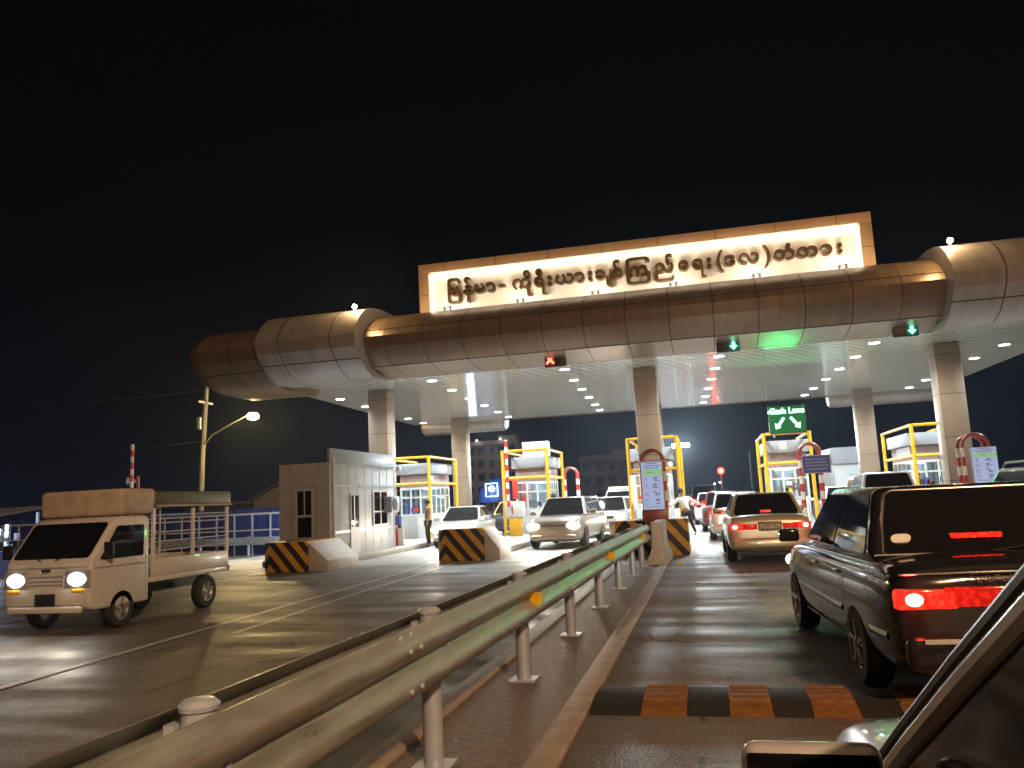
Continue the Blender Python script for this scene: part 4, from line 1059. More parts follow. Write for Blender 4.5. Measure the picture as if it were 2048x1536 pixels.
# oncoming traffic
SUVD = dict(L=4.6, Wd=1.80, H=1.58, belt=1.02, hood=1.0, deck=1.05, cab=(1.05, 0.35, -1.9, -2.15), wr=0.35)
car('beige SUV with dazzling headlights coming out of the lane', 'car', (-4.6, 27.0, 0), PI-R(3), (0.34, 0.30, 0.26), heads=M['headlamp'], spot=220, headz=0.70, name='suv', **SUVD)
car('white crossover with one headlight glaring behind the beige SUV', 'car', (-3.85, 32.6, 0), PI, (0.48, 0.47, 0.45), heads=M['headlamp'], spot=40, headz=0.78, L=4.3, Wd=1.72, H=1.52, belt=1.0, hood=0.98, deck=1.0, cab=(1.0, 0.3, -1.8, -2.0), detail=False)
van = car('white van with a roof load at the back of the oncoming queue', 'van', (-4.1, 39.5, 0), PI, (0.45, 0.45, 0.42), heads=M['headlamp'], spot=40, headz=0.86, L=4.4, Wd=1.66, H=1.80, belt=1.08, hood=1.06, deck=1.1, cab=(1.5, 0.9, -2.0, -2.15), detail=False)
b = MB(); b.cbox((0, -0.5, 1.9), (1.1, 2.0, 0.16)); b.build('roof_load', M['white'], van, bevel=0.05)
car('white sedan with headlights on beside the toll booth', 'car', (-8.95, 29.4, 0), PI+R(5), (0.49, 0.50, 0.50), L=4.4, Wd=1.68, H=1.42, belt=0.93, hood=0.88, deck=0.95, cab=(0.95, 0.1, -1.1, -1.6), heads=M['headlamp'], spot=120, headz=0.66, name='sedan')
tx = car('dark taxi with a yellow roof waiting behind the white sedan', 'taxi', (-9.15, 38.0, 0), PI, (0.03, 0.03, 0.035), L=4.2, Wd=1.68, H=1.52, belt=0.98, hood=0.95, deck=1.0, cab=(1.0, 0.2, -1.5, -1.9), roofcol=mat('taxi_yellow', (0.62, 0.45, 0.08), 0.4), detail=False)
car('white car beside the booth window behind the striped boom', 'car', (-8.35, 36.4, 0), PI, (0.7, 0.72, 0.74), L=4.2, Wd=1.66, H=1.3, belt=0.9, detail=False) if False else None

# own car at the right: seen along its left flank
ow = car('silver car at the right edge seen along its pillar and mirror', 'car', (1.062, 0.85, 0), 0, (0.46, 0.42, 0.42), L=4.2, Wd=1.72, H=1.44, belt=0.96, hood=0.91, deck=0.95, cab=(1.03, 0.17, -1.6, -1.9), wr=0.29, fo=0.75, ro=0.85, topw=0.805, headz=0.52)
for o in list(kids(ow)):
    if o.name.startswith('wing_mirror'): bpy.data.objects.remove(o)
for s in (-1, 1):
    b = MB(); b.cbox((s*0.925, 0.72, 0.975), (0.235, 0.055, 0.165)); mo = b.build('wing_mirror', paint('paint_mirror', (0.50, 0.48, 0.48)), ow, bevel=0.026, seg=4)
    b = MB(); b.cbox((s*0.925, 0.692, 0.972), (0.218, 0.012, 0.146)); b.build('mirror_glass', M['carglass'], mo, bevel=0.005)
    b = MB(); b.bar((s*0.78, 0.74, 0.93), (s*0.86, 0.74, 0.95), 0.06, 0.05); b.build('mirror_arm', M['black'], mo)
    A_ = Vector((s*0.774, 1.03, 0.93)); B_ = Vector((s*0.692, 0.17, 1.44)); d_ = (B_-A_).normalized(); n_ = Vector((0, -d_.z, d_.y)).normalized()
    n_ = n_ if n_.z < 0 else -n_
    o_ = Vector((s*0.012, 0, 0))
    for off, wd, nm, mm in ((0.030, 0.016, 'pillar_gasket', M['black']), (0.060, 0.021, 'door_frame', mat('bright_trim', (0.75, 0.72, 0.72), 0.22, 0.55))):
        b = MB(); b.tube([A_+n_*off+o_, A_.lerp(B_, .33)+n_*off+o_+Vector((0,0,.008)), A_.lerp(B_, .66)+n_*off+o_+Vector((0,0,.008)), B_+n_*off+o_], wd, 10); b.build(nm, mm, ow)
dg_ = glassdark = mat('own_side_glass', (0.006, 0.006, 0.007), 0.08, var=0.0); dg_.node_tree.nodes['Principled BSDF'].inputs['Specular IOR Level'].default_value = 0.12
for o in kids(ow):
    if o.name.startswith('side_window'): o.data.materials[0] = dg_

# ---------------------------------------------------------------- small truck
tk = thing('small_truck', 'small white pickup truck with tarpaulin roof and slatted sides on the left', 'truck', (-8.98, 11.2, 0), PI)
def truck():
    wm = paint('truck_white', (0.66, 0.63, 0.59), 0.35, 0.0)
    hw = 0.70
    # cab side profile (y, z), front is +y
    prof = [(0.42,0.30),(1.52,0.30),(1.62,0.36),(1.65,0.55),(1.62,0.98),(1.18,1.52),(1.05,1.57),(0.50,1.57),(0.42,1.52)]
    c = MB(); c.prism(prof, 'x', -hw, hw); cab_ = c.build('cab', [wm, M['black']], tk, bevel=0.045, seg=3, angle=45)
    cut = MB(); cut.tube([(-hw-0.3,1.0,0.28),(-hw+0.3,1.0,0.28)], 0.31, 24); cut.tube([(hw-0.3,1.0,0.28),(hw+0.3,1.0,0.28)], 0.31, 24)
    cc = cut.build('cutter', [M['black'], M['black']])
    for p in cc.data.polygons: p.material_index = 1
    bo = cab_.modifiers.new('b', 'BOOLEAN'); bo.operation = 'DIFFERENCE'; bo.object = cc; bo.solver = 'EXACT'; bake(cab_); bpy.data.objects.remove(cc)
    panel('windscreen', ((hw,1.62,0.98),(-hw,1.62,0.98),(-hw,1.18,1.52),(hw,1.18,1.52)), M['carglass'], tk, 0.05, 0.95, 0.07, 0.95, r=0.06)
    for s in (-1, 1):
        q = ((s*hw,0.55,0.98),(s*hw,1.48,0.98),(s*hw,1.12,1.46),(s*hw,0.55,1.46)) if s > 0 else ((s*hw,1.48,0.98),(s*hw,0.55,0.98),(s*hw,0.55,1.46),(s*hw,1.12,1.46))
        panel('side_window', q, M['carglass'], tk, 0.02, 0.98, 0.0, 0.95, r=0.04)
        h = MB(); h.lathe([(0,-.5),(.25,-.44),(.43,-.25),(.5,0),(.43,.25),(.25,.44),(0,.5)], (0,0,0), 'z', 18); ho_ = h.build('headlight', M['headlamp_w'], tk, loc=(s*0.50, 1.62, 0.74)); ho_.scale = (0.34, 0.14, 0.20)
        h = MB(); h.box(s*0.50-0.2, s*0.50+0.2, 1.62, 1.652, 0.62, 0.86); h.build('lamp_surround', M['grey'], tk, bevel=0.012)
        lamp('head_beam', 'SPOT', (s*0.50, 1.75, 0.74), 55, (1.0, 0.86, 0.68), tk, (R(82), 0, 0), size=0.06, spot=100, blend=0.9)
        m_ = MB(); m_.tube([(s*hw,1.42,1.0),(s*(hw+0.12),1.46,1.05)], 0.012, 6); m_.cbox((s*(hw+0.15),1.46,1.12), (0.13,0.05,0.20)); m_.build('wing_mirror', M['black'], tk, bevel=0.01)
        d = MB(); d.box(min(s*hw, s*(hw+0.003)), max(s*hw, s*(hw+0.003)), 0.50, 0.508, 0.4, 0.98); d.box(min(s*hw, s*(hw+0.004)), max(s*hw, s*(hw+0.004)), 0.5, 1.55, 0.86, 0.885)
        d.build('door_seam', M['grey'], tk)
        wheel(tk, s*0.70, 1.0, 0.27, 0.15); wheel(tk, s*0.70, -1.05, 0.27, 0.15)
    g_ = MB()
    for z in (0.66, 0.71, 0.77): g_.box(-0.30, 0.30, 1.645, 1.658, z, z+0.02)
    g_.build('grille', M['grey'], tk)
    p = MB(); p.cbox((0.0, 1.66, 0.47), (0.33, 0.02, 0.16)); p.build('number_plate', M['black'], tk, bevel=0.006)
    p = MB(); p.cbox((0, 1.655, 0.335), (1.2, 0.06, 0.09)); p.build('front_bumper', wm, tk, bevel=0.02)
    for s in (-1, 1):
        wp = MB(); wp.tube([(s*0.12, 1.63, 1.0), (s*0.42, 1.535, 1.12)], 0.008, 6); wp.build('wiper', M['black'], tk)
        ind = MB(); ind.cbox((s*0.53, 1.648, 0.585), (0.2, 0.02, 0.05)); ind.build('indicator', M['reflect'], tk, bevel=0.006)
    gp = MB(); gp.box(-0.66, 0.66, 1.640, 1.6535, 0.90, 0.908); gp.box(-0.62, 0.62, 1.652, 1.662, 0.395, 0.403); gp.build('panel_gap', M['grey'], tk)
    dv = MB(); dv.box(-0.25, 0.25, 1.645, 1.664, 0.31, 0.36); dv.build('air_intake', M['black'], tk)
    e_ = MB(); e_.cbox((0, 1.655, 0.86), (0.16, 0.012, 0.05)); e_.build('emblem', M['chrome'], tk, bevel=0.01)
    # bed
    b = MB(); b.box(-hw, hw, -1.65, 0.36, 0.56, 0.64); b.build('bed', wm, tk, bevel=0.01)
    for s in (-1, 1):
        b = MB(); b.box(min(s*hw, s*(hw-0.03)), max(s*hw, s*(hw-0.03)), -1.65, 0.36, 0.643, 0.90); b.build('side_board', wm, tk, bevel=0.01)
    b = MB(); b.box(-hw+0.03, hw-0.03, -1.65, -1.62, 0.643, 0.90); b.build('tail_board', wm, tk)
    ch = MB(); ch.box(-0.35, 0.35, -1.6, 0.42, 0.38, 0.555); ch.box(0.36, 0.62, -0.35, 0.2, 0.30, 0.52); ch.build('chassis', M['black'], tk)
    # posts, slats, roof
    for s in (-1, 1):
        for y in (0.33, -0.65, -1.62):
            p = MB(); p.bar((s*(hw-0.015), y, 0.9), (s*(hw-0.015), y, 1.66), 0.045); p.build('stake', wm, tk)
        for z in (1.02, 1.16, 1.30, 1.44, 1.56):
            p = MB(); p.tube([(s*(hw-0.015), 0.33, z), (s*(hw-0.015), -1.62, z)], 0.012, 8); p.build('slat', M['galvpost'], tk)
    tp = mat('green_tarpaulin', (0.10, 0.11, 0.06), 0.55, var=0.25, scale=5, bump=0.4)
    ta = mat('tan_tarpaulin', (0.46, 0.37, 0.29), 0.7, var=0.2, scale=6, bump=0.5)
    p = MB(); p.box(-hw-0.02, hw+0.02, -1.72, 0.30, 1.70, 1.93); p.build('tarpaulin', tp, tk, bevel=0.05, seg=3)
    p = MB(); p.box(-hw-0.015, hw+0.015, 0.31, 1.05, 1.585, 1.97); p.build('roof_load', ta, tk, bevel=0.06, seg=3)
    p = MB(); p.tube([(hw+0.02, -1.72, 1.70), (hw+0.02, 0.3, 1.70)], 0.018, 8); p.build('gutter', M['conc'], tk); p = MB(); p.tube([(-hw-0.02, -1.72, 1.70), (-hw-0.02, 0.3, 1.70)], 0.018, 8); p.build('gutter', M['conc'], tk)
    p = MB(); p.cbox((0.62, -1.655, 0.60), (0.18, 0.03, 0.09)); p.cbox((-0.62, -1.655, 0.60), (0.18, 0.03, 0.09)); p.build('tail_light', M['red'], tk)
truck()

# ================================================================== PEOPLE
def person(label, loc, rz, J, shirt, trouser, group=None, legs=True):
    """J: joint dict in local metres"""
    t = thing('person', label, 'person', loc, rz, group)
    def skin_obj(name, chains, mm, parent):
        vs = []; es = []; rs = []; idx = {}
        for ch in chains:
            prev = None
            for key, p, r in ch:
                if key not in idx: idx[key] = len(vs); vs.append(p); rs.append(r)
                if prev is not None: es.append((prev, idx[key]))
                prev = idx[key]
        me = bpy.data.meshes.new(name); me.from_pydata(vs, es, [])
        o = bpy.data.objects.new(name, me); C.objects.link(o); o.parent = parent
        md1 = o.modifiers.new('k', 'SKIN')
        for i, sv in enumerate(me.skin_vertices[0].data):
            sv.radius = (rs[i], rs[i]) if not isinstance(rs[i], tuple) else rs[i]; sv.use_root = (i == 0)
        md2 = o.modifiers.new('s', 'SUBSURF'); md2.levels = 1; md2.render_levels = 1
        bake(o); o.data.materials.clear(); o.data.materials.append(mm); o.data.shade_smooth(); return o
    g_ = J
    ch = [[('pel', g_['pel'], .115), ('waist', g_['waist'], .105), ('chest', g_['chest'], .13), ('neck', g_['neck'], .052), ('head0', g_['head0'], .062), ('head', g_['head'], .09), ('crown', g_['crown'], .07)]]
    for s in ('l', 'r'):
        ch.append([('chest', g_['chest'], .13), ('sh'+s, g_['sh'+s], .058), ('el'+s, g_['el'+s], .043), ('wr'+s, g_['wr'+s], .03), ('pa'+s, g_['pa'+s], .032)])
        ch.append([('pel', g_['pel'], .115), ('hip'+s, g_['hip'+s], .085), ('kn'+s, g_['kn'+s], .058), ('an'+s, g_['an'+s], .038), ('to'+s, g_['to'+s], .03)])
    body = skin_obj('body', ch, M['skin'], t)
    # fingers and thumb as short chains rooted in the palm
    for s in ('l', 'r'):
        pa = Vector(g_['pa'+s]); d = (pa-Vector(g_['wr'+s])).normalized(); a = d.cross(Vector((0, 1, 0.2))).normalized()
        fch = []
        for i, (o_, ln_) in enumerate(((-.024, .05), (-.008, .062), (.008, .06), (.024, .045))):
            p0 = pa+a*o_*0.8; p1 = pa+d*ln_*0.7+a*o_; p2 = pa+d*ln_*1.15+a*o_+Vector((0, 0, -.02))
            fch.append([('r', tuple(pa-d*0.02), .012), ('f%da' % i, tuple(p0), .011), ('f%db' % i, tuple(p1), .009), ('f%dc' % i, tuple(p2), .008)])
        fch.append([('r', tuple(pa-d*0.02), .012), ('ta', tuple(pa-d*0.015-a*0.035), .010), ('tb', tuple(pa+d*0.02-a*0.05), .009)])
        skin_obj('hand', fch, M['skin'], t)
    # clothes follow the body
    ch = [[('waist', tuple(Vector(g_['pel'])+Vector((0,0,.02))), .128), ('w2', g_['waist'], .122), ('chest', g_['chest'], .146), ('neck', tuple(Vector(g_['chest']).lerp(Vector(g_['neck']), .72)), .075)]]
    for s in ('l', 'r'):
        ch.append([('chest', g_['chest'], .146), ('sh'+s, g_['sh'+s], .075), ('el'+s, tuple(Vector(g_['sh'+s]).lerp(Vector(g_['el'+s]), .95)), .062)]+([('wr'+s, tuple(Vector(g_['el'+s]).lerp(Vector(g_['wr'+s]), .9)), .046)] if g_.get('long') else []))
    skin_obj('shirt', ch, shirt, t)
    ch = []
    for s in ('l', 'r'):
        ch.append([('pel', g_['pel'], .130), ('hip'+s, g_['hip'+s], .102), ('kn'+s, g_['kn'+s], .076), ('an'+s, tuple(Vector(g_['kn'+s]).lerp(Vector(g_['an'+s]), .93)), .056)])
    skin_obj('trousers', ch, trouser, t)
    for s in ('l', 'r'):
        skin_obj('shoe', [[('a', tuple(Vector(g_['an'+s])+Vector((0,0,-.02))), .048), ('t', g_['to'+s], .042)]], M['shoe'], t)
    h = Vector(g_['head']); cr = Vector(g_['crown'])
    hm = MB(); hm.lathe([(0.0,.13),(.06,.118),(.10,.06),(.108,.0),(.10,-.045),(.092,-.05),(.0,.0)], (0,0,0), 'z', 16)
    up = (cr-Vector(g_['neck'])).normalized(); q = Vector((0,0,1)).rotation_difference(up)
    ho = hm.build('hair', M['hair'], t); ho.location = h+up*0.03+Vector((0,.012,0)); ho.rotation_euler = q.to_euler()
    # face: nose, eyes, mouth (front is -y)
    f = MB(); f.cbox((0,-.105,-.01), (.026,.03,.045)); no_ = f.build('nose', M['skin'], t, bevel=.008); no_.location = h; no_.rotation_euler = q.to_euler()
    f = MB()
    for s in (-1, 1): f.cbox((s*.034,-.092,.018), (.026,.012,.012))
    f.cbox((0,-.092,-.055), (.045,.012,.010)); eo = f.build('face_features', M['hair'], t); eo.location = h; eo.rotation_euler = q.to_euler()
    return t

def joints(**k):
    J = dict(pel=(0,0,.95), waist=(0,0,1.08), chest=(0,0,1.32), neck=(0,0,1.47), head0=(0,-.01,1.53), head=(0,-.015,1.61), crown=(0,0,1.68),
        shl=(-.19,0,1.41), ell=(-.24,0.02,1.14), wrl=(-.24,-.06,.90), pal=(-.24,-.08,.83), shr=(.19,0,1.41), elr=(.24,0.02,1.14), wrr=(.24,-.06,.90), par=(.24,-.08,.83),
        hipl=(-.10,0,.88), knl=(-.11,-.02,.50), anl=(-.11,.03,.09), tol=(-.12,-.12,.045), hipr=(.10,0,.88), knr=(.11,-.02,.50), anr=(.11,.03,.09), tor=(.12,-.12,.045))
    J.update(k); return J
# traffic worker striding across with an arm out to the left
person('person in a white shirt and black trousers striding past the middle striped block', (-0.85, 29.7, 0.0), 0,
    joints(pel=(.05,0,.90), waist=(.03,0,1.03), chest=(-.02,0,1.26), neck=(-.06,-.01,1.41), head0=(-.08,-.02,1.47), head=(-.10,-.03,1.55), crown=(-.11,-.02,1.62),
        shl=(-.19,-.03,1.33), ell=(-.36,-.10,1.17), wrl=(-.54,-.16,1.07), pal=(-.61,-.18,1.04), shr=(.15,.02,1.33), elr=(.36,0,1.18), wrr=(.56,-.05,1.12), par=(.63,-.06,1.11),
        hipl=(-.03,0,.83), knl=(-.08,-.12,.48), anl=(-.06,.12,.14), tol=(-.10,.0,.06), hipr=(.13,0,.83), knr=(.20,.02,.46), anr=(.33,.05,.10), tor=(.27,-.08,.045), long=True), M['shirt'], M['trouser'])
person('person in brown clothing standing between the white sedan and booth window', (-10.15, 28.6, 0.0), R(-60),
    joints(), M['brownshirt'], M['trouser'])
person('person in a white shirt reaching into the booth with the roof box', (-5.75, 30.6, 0.0), R(120), joints(elr=(.30,-.12,1.2), wrr=(.28,-.34,1.2), par=(.27,-.41,1.2)), M['shirt'], M['trouser'])

person('person sitting behind the window of the booth numbered 2', (3.25, 33.1, 0.18), 0, joints(), M['shirt'], M['trouser'])
person('person behind the window of the booth numbered 1', (7.75, 33.4, 0.18), 0, joints(), M['brownshirt'], M['trouser'])
sd = MB(); sd.prism([(-0.09,0),(0.09,0),(0.06,0.03),(-0.06,0.03)], 'y', -0.06, 0.06); o = sd.build('road_stud', M['reflect'], loc=(-0.72, 18.2, 0.0)); tag(o, 'yellow road stud on the asphalt right of the concrete barrier', 'road stud')

# ================================================================== SURROUNDINGS
# street lamp on a concrete pole at the left
sl = thing('street_lamp', 'concrete utility pole with a yellow street lamp on a long arm', 'street lamp', (-24.8, 36, 0))
p = MB(); p.tube([(0,0,0),(0.1,0,4.5),(0.36,0,8.3)], [0.17, 0.14, 0.10], 14); p.build('pole', M['pole'], sl)
p = MB(); p.tube([(0.16,-0.05,5.0),(0.7,-0.1,5.55),(2.0,-0.2,6.1),(2.95,-0.25,6.45)], 0.035, 8); p.build('arm', M['pole'], sl)
p = MB(); p.lathe([(0,0.12),(0.16,0.10),(0.26,0.0),(0.22,-0.03),(0,0.0)], (3.12,-0.26,6.46), 'z', 18); hd = p.build('lamp_head', M['grey'], sl)
p = MB(); p.lathe([(0,-0.30),(0.2,-0.26),(0.29,-0.15),(0.25,-0.04),(0,-0.01)], (3.12,-0.26,6.45), 'z', 18); p.build('lens', M['sodium'], hd)
p = MB(); p.box(-0.05, 0.12, -0.25, -0.1, 5.9, 6.5); p.box(0.28,0.30,-0.6,0.6,7.2,7.3); p.build('fittings', M['grey'], sl)
lamp('street_lamp_light', 'POINT', (-21.7, 35.74, 5.9), 250, (1.0, 0.70, 0.30), None, size=0.15)
# added street lamp, unseen behind the camera, to warm the near road
added_lamp = thing('street_lamp', 'added unseen concrete pole with a yellow street lamp on the right verge', 'street lamp', (9.5, -7, 0))
p = MB(); p.tube([(0,0,0),(0,0,4.5),(0,0,9.3)], [0.17, 0.14, 0.10], 14); p.build('pole', M['pole'], added_lamp)
p = MB(); p.tube([(0,0,8.4),(-1.0,0,9.0),(-2.6,0,9.3)], 0.035, 8); p.build('arm', M['pole'], added_lamp)
p = MB(); p.lathe([(0,0.12),(0.16,0.10),(0.26,0.0),(0.22,-0.03),(0,0.0)], (-2.8,0,9.3), 'z', 18); hd = p.build('lamp_head', M['grey'], added_lamp)
p = MB(); p.lathe([(0,-0.20),(0.2,-0.16),(0.24,-0.10),(0.22,-0.04),(0,-0.01)], (-2.8,0,9.3), 'z', 18); p.build('lens', M['sodium'], hd)
lamp('street_lamp_light', 'POINT', (6.7, -7, 8.85), 4000, (1.0, 0.60, 0.34), None, size=0.25)  # light of the added lamp, warms the near road
wr_ = MB()
for za, zb_ in ((7.9, 8.0), (5.3, 5.6)):
    a = Vector((-24.5, 36, za)); b = Vector((-46, 26, zb_)); 
    wr_.tube([a.lerp(b, k/12)+Vector((0,0,-0.7*4*(k/12)*(1-k/12))) for k in range(13)], 0.012, 5)
o = wr_.build('overhead_wires', M['cable']); tag(o, 'two thin overhead wires running left from the street lamp pole', 'wires')
# blue fence with white rail on the left
fn = thing('blue_fence', 'blue sheet fence with white posts and rails beyond the truck', 'fence', (0, 0, 0))
A0, A1 = Vector((-28.0, 27.6, 0)), Vector((-13.0, 27.6, 0))
p = MB(); p.box(-28, -13.0, 27.6, 27.64, 0.0, 1.72)
for x in frange(-28, -13, 0.25): p.box(x, x+0.1, 27.57, 27.598, 0.02, 1.70)
p.build('sheet', M['blue'], fn)
for x in frange(-27.9, -13, 0.75):
    p = MB(); p.bar((x, 27.4, 0), (x, 27.4, 1.52), 0.05); p.build('post', M['white'], fn)
for z, h_ in ((1.52, 0.07), (0.92, 0.05)):
    p = MB(); p.box(-28, -13.0, 27.36, 27.44, z-h_/2, z+h_/2); p.build('rail', M['white'], fn)
lb = thing('low_barrier', 'low pale steel barrier running in front of the blue fence', 'barrier', (0, 0, 0))
p = MB(); p.prism([(26.9,0.40),(26.98,0.46),(26.9,0.53),(26.98,0.60),(26.9,0.68),(26.86,0.68),(26.86,0.40)], 'x', -27, -12.6); p.build('beam', M['galv'], lb)
for x in frange(-26.6, -12.6, 2.0):
    p = MB(); p.tube([(x,27.05,0),(x,27.05,0.7)], 0.05, 10); p.build('post', M['galvpost'], lb)
gl_ = thing('glare_lamp', 'bright white lamp low behind the striped block by the cabin', 'lamp', (-14.4, 26.5, 0))
p = MB(); p.tube([(0,0,0),(0,0,0.62)], 0.03, 8); p.build('stem', M['grey'], gl_)
p = MB(); p.lathe([(0,0.62),(0.06,0.64),(0.09,0.71),(0.06,0.78),(0,0.8)], (0,0,0), 'z', 14); p.build('bulb', M['farlamp'], gl_)
lamp('glare_light', 'POINT', (-14.4, 26.2, 0.75), 40, (0.8, 0.9, 1.0), None, size=0.1)
# shed with gable
sh = thing('gable_shed', 'pale gabled shed wall beyond the blue fence', 'shed', (-39.0, 70, 0))
p = MB(); p.prism([(-3.4,0),(6.5,0),(6.5,3.2),(1.6,5.2),(-3.4,2.9)], 'y', 0, 12); p.build('wall', M['conc'], sh)
p = MB(); p.prism([(-3.7,2.85),(1.6,5.32),(6.8,3.2),(6.8,3.3),(1.6,5.45),(-3.7,2.98)], 'y', -0.3, 12.3); p.build('roof', M['grey'], sh)
dk2 = thing('dark_shed', 'low dark shed left of the pale gabled shed', 'shed', (-47.0, 70, 0))
p = MB(); p.box(-3, 4.2, 0, 8, 0, 2.6); p.build('wall', M['darkwall'], dk2); p = MB(); p.box(-3.3, 4.5, -0.4, 8.4, 2.6, 2.8); p.build('roof', M['grey'], dk2)
# stalls at far left
for i, (x, y, lab) in enumerate(((-22.0, 20.0, 'open roadside stall with a bright white lamp at the left edge'), (-24.5, 28.5, 'roadside stall with hanging goods behind the truck cab'))):
    st_ = thing('roadside_stall', lab, 'stall', (x, y, 0), 0, 'roadside stalls at the left')
    for sx_ in (-1.3, 1.3):
        for sy_ in (0, 1.6):
            p = MB(); p.bar((sx_, sy_, 0), (sx_, sy_, 1.9), 0.07); p.build('post', M['grey'], st_)
    p = MB(); p.prism([(-0.3,1.78),(1.9,2.05),(1.9,2.1),(-0.3,1.84)], 'x', -1.6, 1.6); p.build('roof', M['darkwall'], st_)
    p = MB(); p.box(-1.25, 1.25, 0.05, 0.9, 0, 0.75); p.build('counter', M['blue'], st_)
    rnd = random.Random(i); p = MB()
    for k in range(22): xx, zz = rnd.uniform(-1.15, 1.1), rnd.uniform(0.78, 1.5); p.cbox((xx, rnd.uniform(0.2,1.5), zz), (rnd.uniform(.08,.2), .1, rnd.uniform(.1,.3)))
    p.build('goods', M['fascia'], st_, bevel=0.01)
    p = MB(); p.lathe([(0,0),(0.07,-0.02),(0.09,-0.10),(0.05,-0.17),(0,-0.18)], (0.7-0.2*i, 0.3, 1.76), 'z', 12); p.build('lamp', M['stall'], st_)
    lamp('stall_light', 'POINT', (x+0.7-0.2*i, y+0.3, 1.45), 70, (0.6, 0.75, 1.0), None, size=0.1)
# distant buildings
def block(label, x, y, w, d, h, floors, mm, cols):
    t = thing('apartment_block', label, 'building', (x, y, 0), 0, 'distant apartment blocks')
    p = MB(); p.box(0, w, 0, d, 0, h); p.build('wall', mm, t)
    fh = h/floors
    for f in range(floors):
        z = f*fh
        p = MB(); p.box(-0.3, w+0.1, -0.9, -0.01, z+fh*0.93, z+fh*0.99); p.build('balcony_slab', mm, t)
        p = MB(); p.box(-0.3, w+0.1, -0.9, -0.82, z+fh*0.99+0.005, z+fh*1.25) if f < floors-1 else p.box(0, w, 0.1, 0.2, h, h+0.8); p.build('parapet', mm, t)
        for c in range(cols):
            xx = w*(c+0.5)/cols; ww = w/cols*random.choice((0.45, 0.55, 0.62))
            p = MB(); p.box(xx-ww/2, xx+ww/2, -0.06, 0.05, z+fh*0.28, z+fh*0.82); p.build('window', M['winhole'], t)
    p = MB(); p.box(w*0.62, w*0.95, 1, 4, h, h+1.7); p.build('stair_tower', mm, t)
    return t
ap = block('five storey pale apartment block in the dark beyond the left booths', -45.2, 150, 10.6, 9, 12.6, 5, M['dirtywall'], 5)
for x in (-42.6, -37.9):
    o = MB().lathe([(0,-.1),(0.11,-.07),(0.16,0),(0.11,.07),(0,.1)], (0,0,0), 'z', 10).build('roof_lamp', M['farlamp'], loc=(x, 149.6, 13.55))
    tag(o, ('left' if x < -40 else 'right')+' of the two small white lamps on the apartment block roof', 'lamp', 'lamps on the apartment roof')
block('dim three storey house beyond the oncoming queue', -22.9, 150, 9.6, 9, 8.6, 3, M['darkwall'], 4)
lamp('blocks_fill_light', 'POINT', (-32, 120, 9), 1100, (1.0, 0.86, 0.80), None, size=0.5)  # bare fill light on the distant blocks, no lamp fixture there
# blue domed tent with a lit emblem
dm = thing('blue_dome_tent', 'blue domed tent with a lit white emblem frame beyond the gates', 'tent', (-14.9, 60, 0))
p = MB(); p.lathe([(2.25,1.55),(2.2,1.9),(1.95,2.6),(1.45,3.15),(0.8,3.45),(0.0,3.55),(0.0,3.3),(0.8,3.25),(1.4,2.95),(1.9,2.4),(2.1,1.55)], (0,0,0), 'z', 28); p.build('canopy', mat('dome_blue', (0.04, 0.10, 0.34), 0.45), dm, angle=50)
for a in range(6):
    p = MB(); p.tube([(2.1*math.cos(a*PI/3+.3), 2.1*math.sin(a*PI/3+.3), 0), (2.1*math.cos(a*PI/3+.3), 2.1*math.sin(a*PI/3+.3), 1.6)], 0.05, 8); p.build('pole', M['grey'], dm)
p = MB(); x0, x1, z0, z1, yy = -1.05, -0.1, 1.95, 2.95, -2.2
for q in ((x0,x1,z0,z0+.06),(x0,x1,z1-.06,z1),(x0,x0+.06,z0+.06,z1-.06),(x1-.06,x1,z0+.06,z1-.06)): p.box(q[0],q[1],yy,yy+0.05,q[2],q[3])
p.lathe([(0,0),(0.20,0.05),(0.28,0.25),(0.16,0.42),(0,0.46)], (-0.57, yy, 2.3), 'z', 12); p.build('emblem', M['bluelit'], dm)
lamp('tent_light', 'POINT', (-16.4, 56.8, 3.2), 120, (0.55, 0.72, 1.0), None, size=0.3)
# flood mast
fm = thing('flood_mast', 'tall mast with a row of dazzling white floodlights beyond the middle booth', 'mast', (-2.5, 90, 0))
p = MB(); p.tube([(0,0,0),(0,0,6.6)], [0.12, 0.08], 10); p.build('pole', M['pole'], fm)
p = MB(); p.box(-0.95, 0.95, -0.05, 0.05, 6.5, 6.6); p.build('crossbar', M['grey'], fm)
for x in (-0.72, -0.24, 0.24, 0.72):
    p = MB(); p.lathe([(0,-.2),(.14,-.17),(.22,0),(.14,.17),(0,.2)], (x, -0.12, 6.75), 'z', 14); p.build('lamp', M['mast'], fm)
lamp('mast_beam', 'SPOT', (-2.5, 89.7, 6.67), 9000, (0.85, 0.95, 1.0), None, (R(80), 0, R(180)), size=0.4, spot=140)
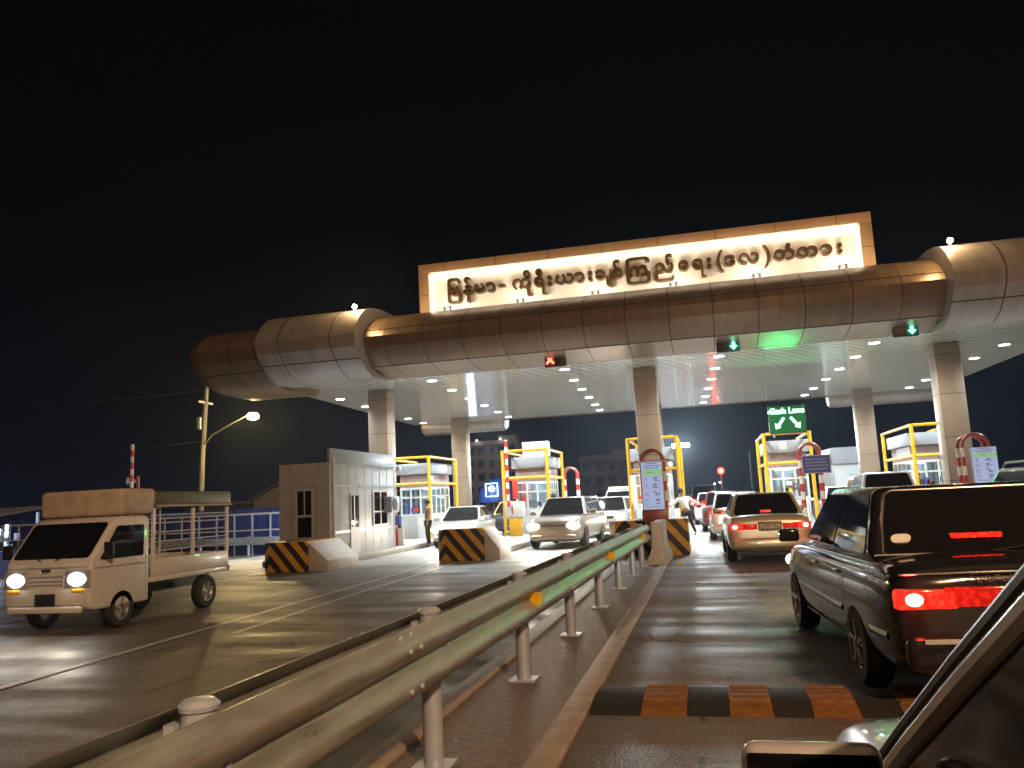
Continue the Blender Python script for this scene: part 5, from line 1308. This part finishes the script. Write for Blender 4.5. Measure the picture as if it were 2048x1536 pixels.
# far traffic light, lamps, poles
tl_ = thing('far_signal', 'round red signal light on a post far down the road', 'signal', (1.05, 62, 0))
p = MB(); p.tube([(0,0,0),(0,0,3.0)], 0.06, 8); p.build('post', M['grey'], tl_)
p = MB(); p.lathe([(0,-.24),(.17,-.17),(.24,0),(.17,.17),(0,.24)], (0,-0.12,3.05), 'z', 14); p.build('lens', M['farred'], tl_); p = MB(); p.box(-0.3,0.3,0.0,0.1,2.7,3.4); p.build('housing', M['black'], tl_)
lamp('far_signal_glow', 'POINT', (1.05, 61.6, 3.05), 25, (1.0, 0.05, 0.03), None, size=0.2)
for i, (x, z) in enumerate(((0.3, 1.95), (0.75, 2.05), (-1.2, 1.75), (-0.9, 1.76))):
    o = MB().lathe([(0,-.05),(0.05,-.03),(0.07,0),(0.05,.03),(0,.05)], (0,0,0), 'z', 10).build('far_lamp', M['farlamp'] if i < 2 else M['headlamp'], loc=(x*1.0+0.3, 70, z+0.25))
    tag(o, 'tiny far lamp under the red signal light', 'lamp', 'tiny far lamps down the road')
for i, (x, h_) in enumerate(((4.2, 5.2), (6.2, 6.2), (10.5, 4.5))):
    p = MB(); p.tube([(0,0,0),(0,0,h_)], [0.14, 0.09], 10); o = p.build('utility_pole', M['pole'], loc=(x, 80, 0)); 
    tag(o, ('thin utility pole nearest the far red signal light', 'thin tall utility pole second from the far red signal light', 'short thin utility pole farthest from the far red signal light')[i], 'pole', 'far utility poles')
OR = MB(); OR.cbox((0,0,0),(0.16,0.10,1.0)); o = OR.build('orange_marker', M['orange'], bevel=0.03, loc=(-2.62, 29.6, 1.75)); tag(o, 'glowing orange marker strip on the left frame post by the middle column', 'marker')
OR = MB(); OR.cbox((0,0,0),(0.22,0.10,0.8)); o = OR.build('red_banner', mat('banner_red', (0.55, 0.04, 0.02), 0.5), bevel=0.02, loc=(-7.55, 31.9, 2.0)); tag(o, 'small red banner on the booth beside the striped boom', 'banner')

# added thin haze over the plaza, stands in for the glow round lamps
hz = MB(); hz.box(-75, 60, -12, 175, -1.0, 15.6)
ho = hz.build('bloom_haze', [])
hm = bpy.data.materials.new('bloom_haze_air'); hm.use_nodes = True
n = hm.node_tree.nodes; l = hm.node_tree.links; n.remove(n['Principled BSDF'])
pv = n.new('ShaderNodeVolumePrincipled'); pv.inputs['Density'].default_value = 0.00045; pv.inputs['Color'].default_value = (0.70, 0.82, 1.0, 1); pv.inputs['Anisotropy'].default_value = 0.72
l.new(pv.outputs[0], n['Material Output'].inputs['Volume'])
ho.data.materials.append(hm); ho['kind'] = 'stuff'
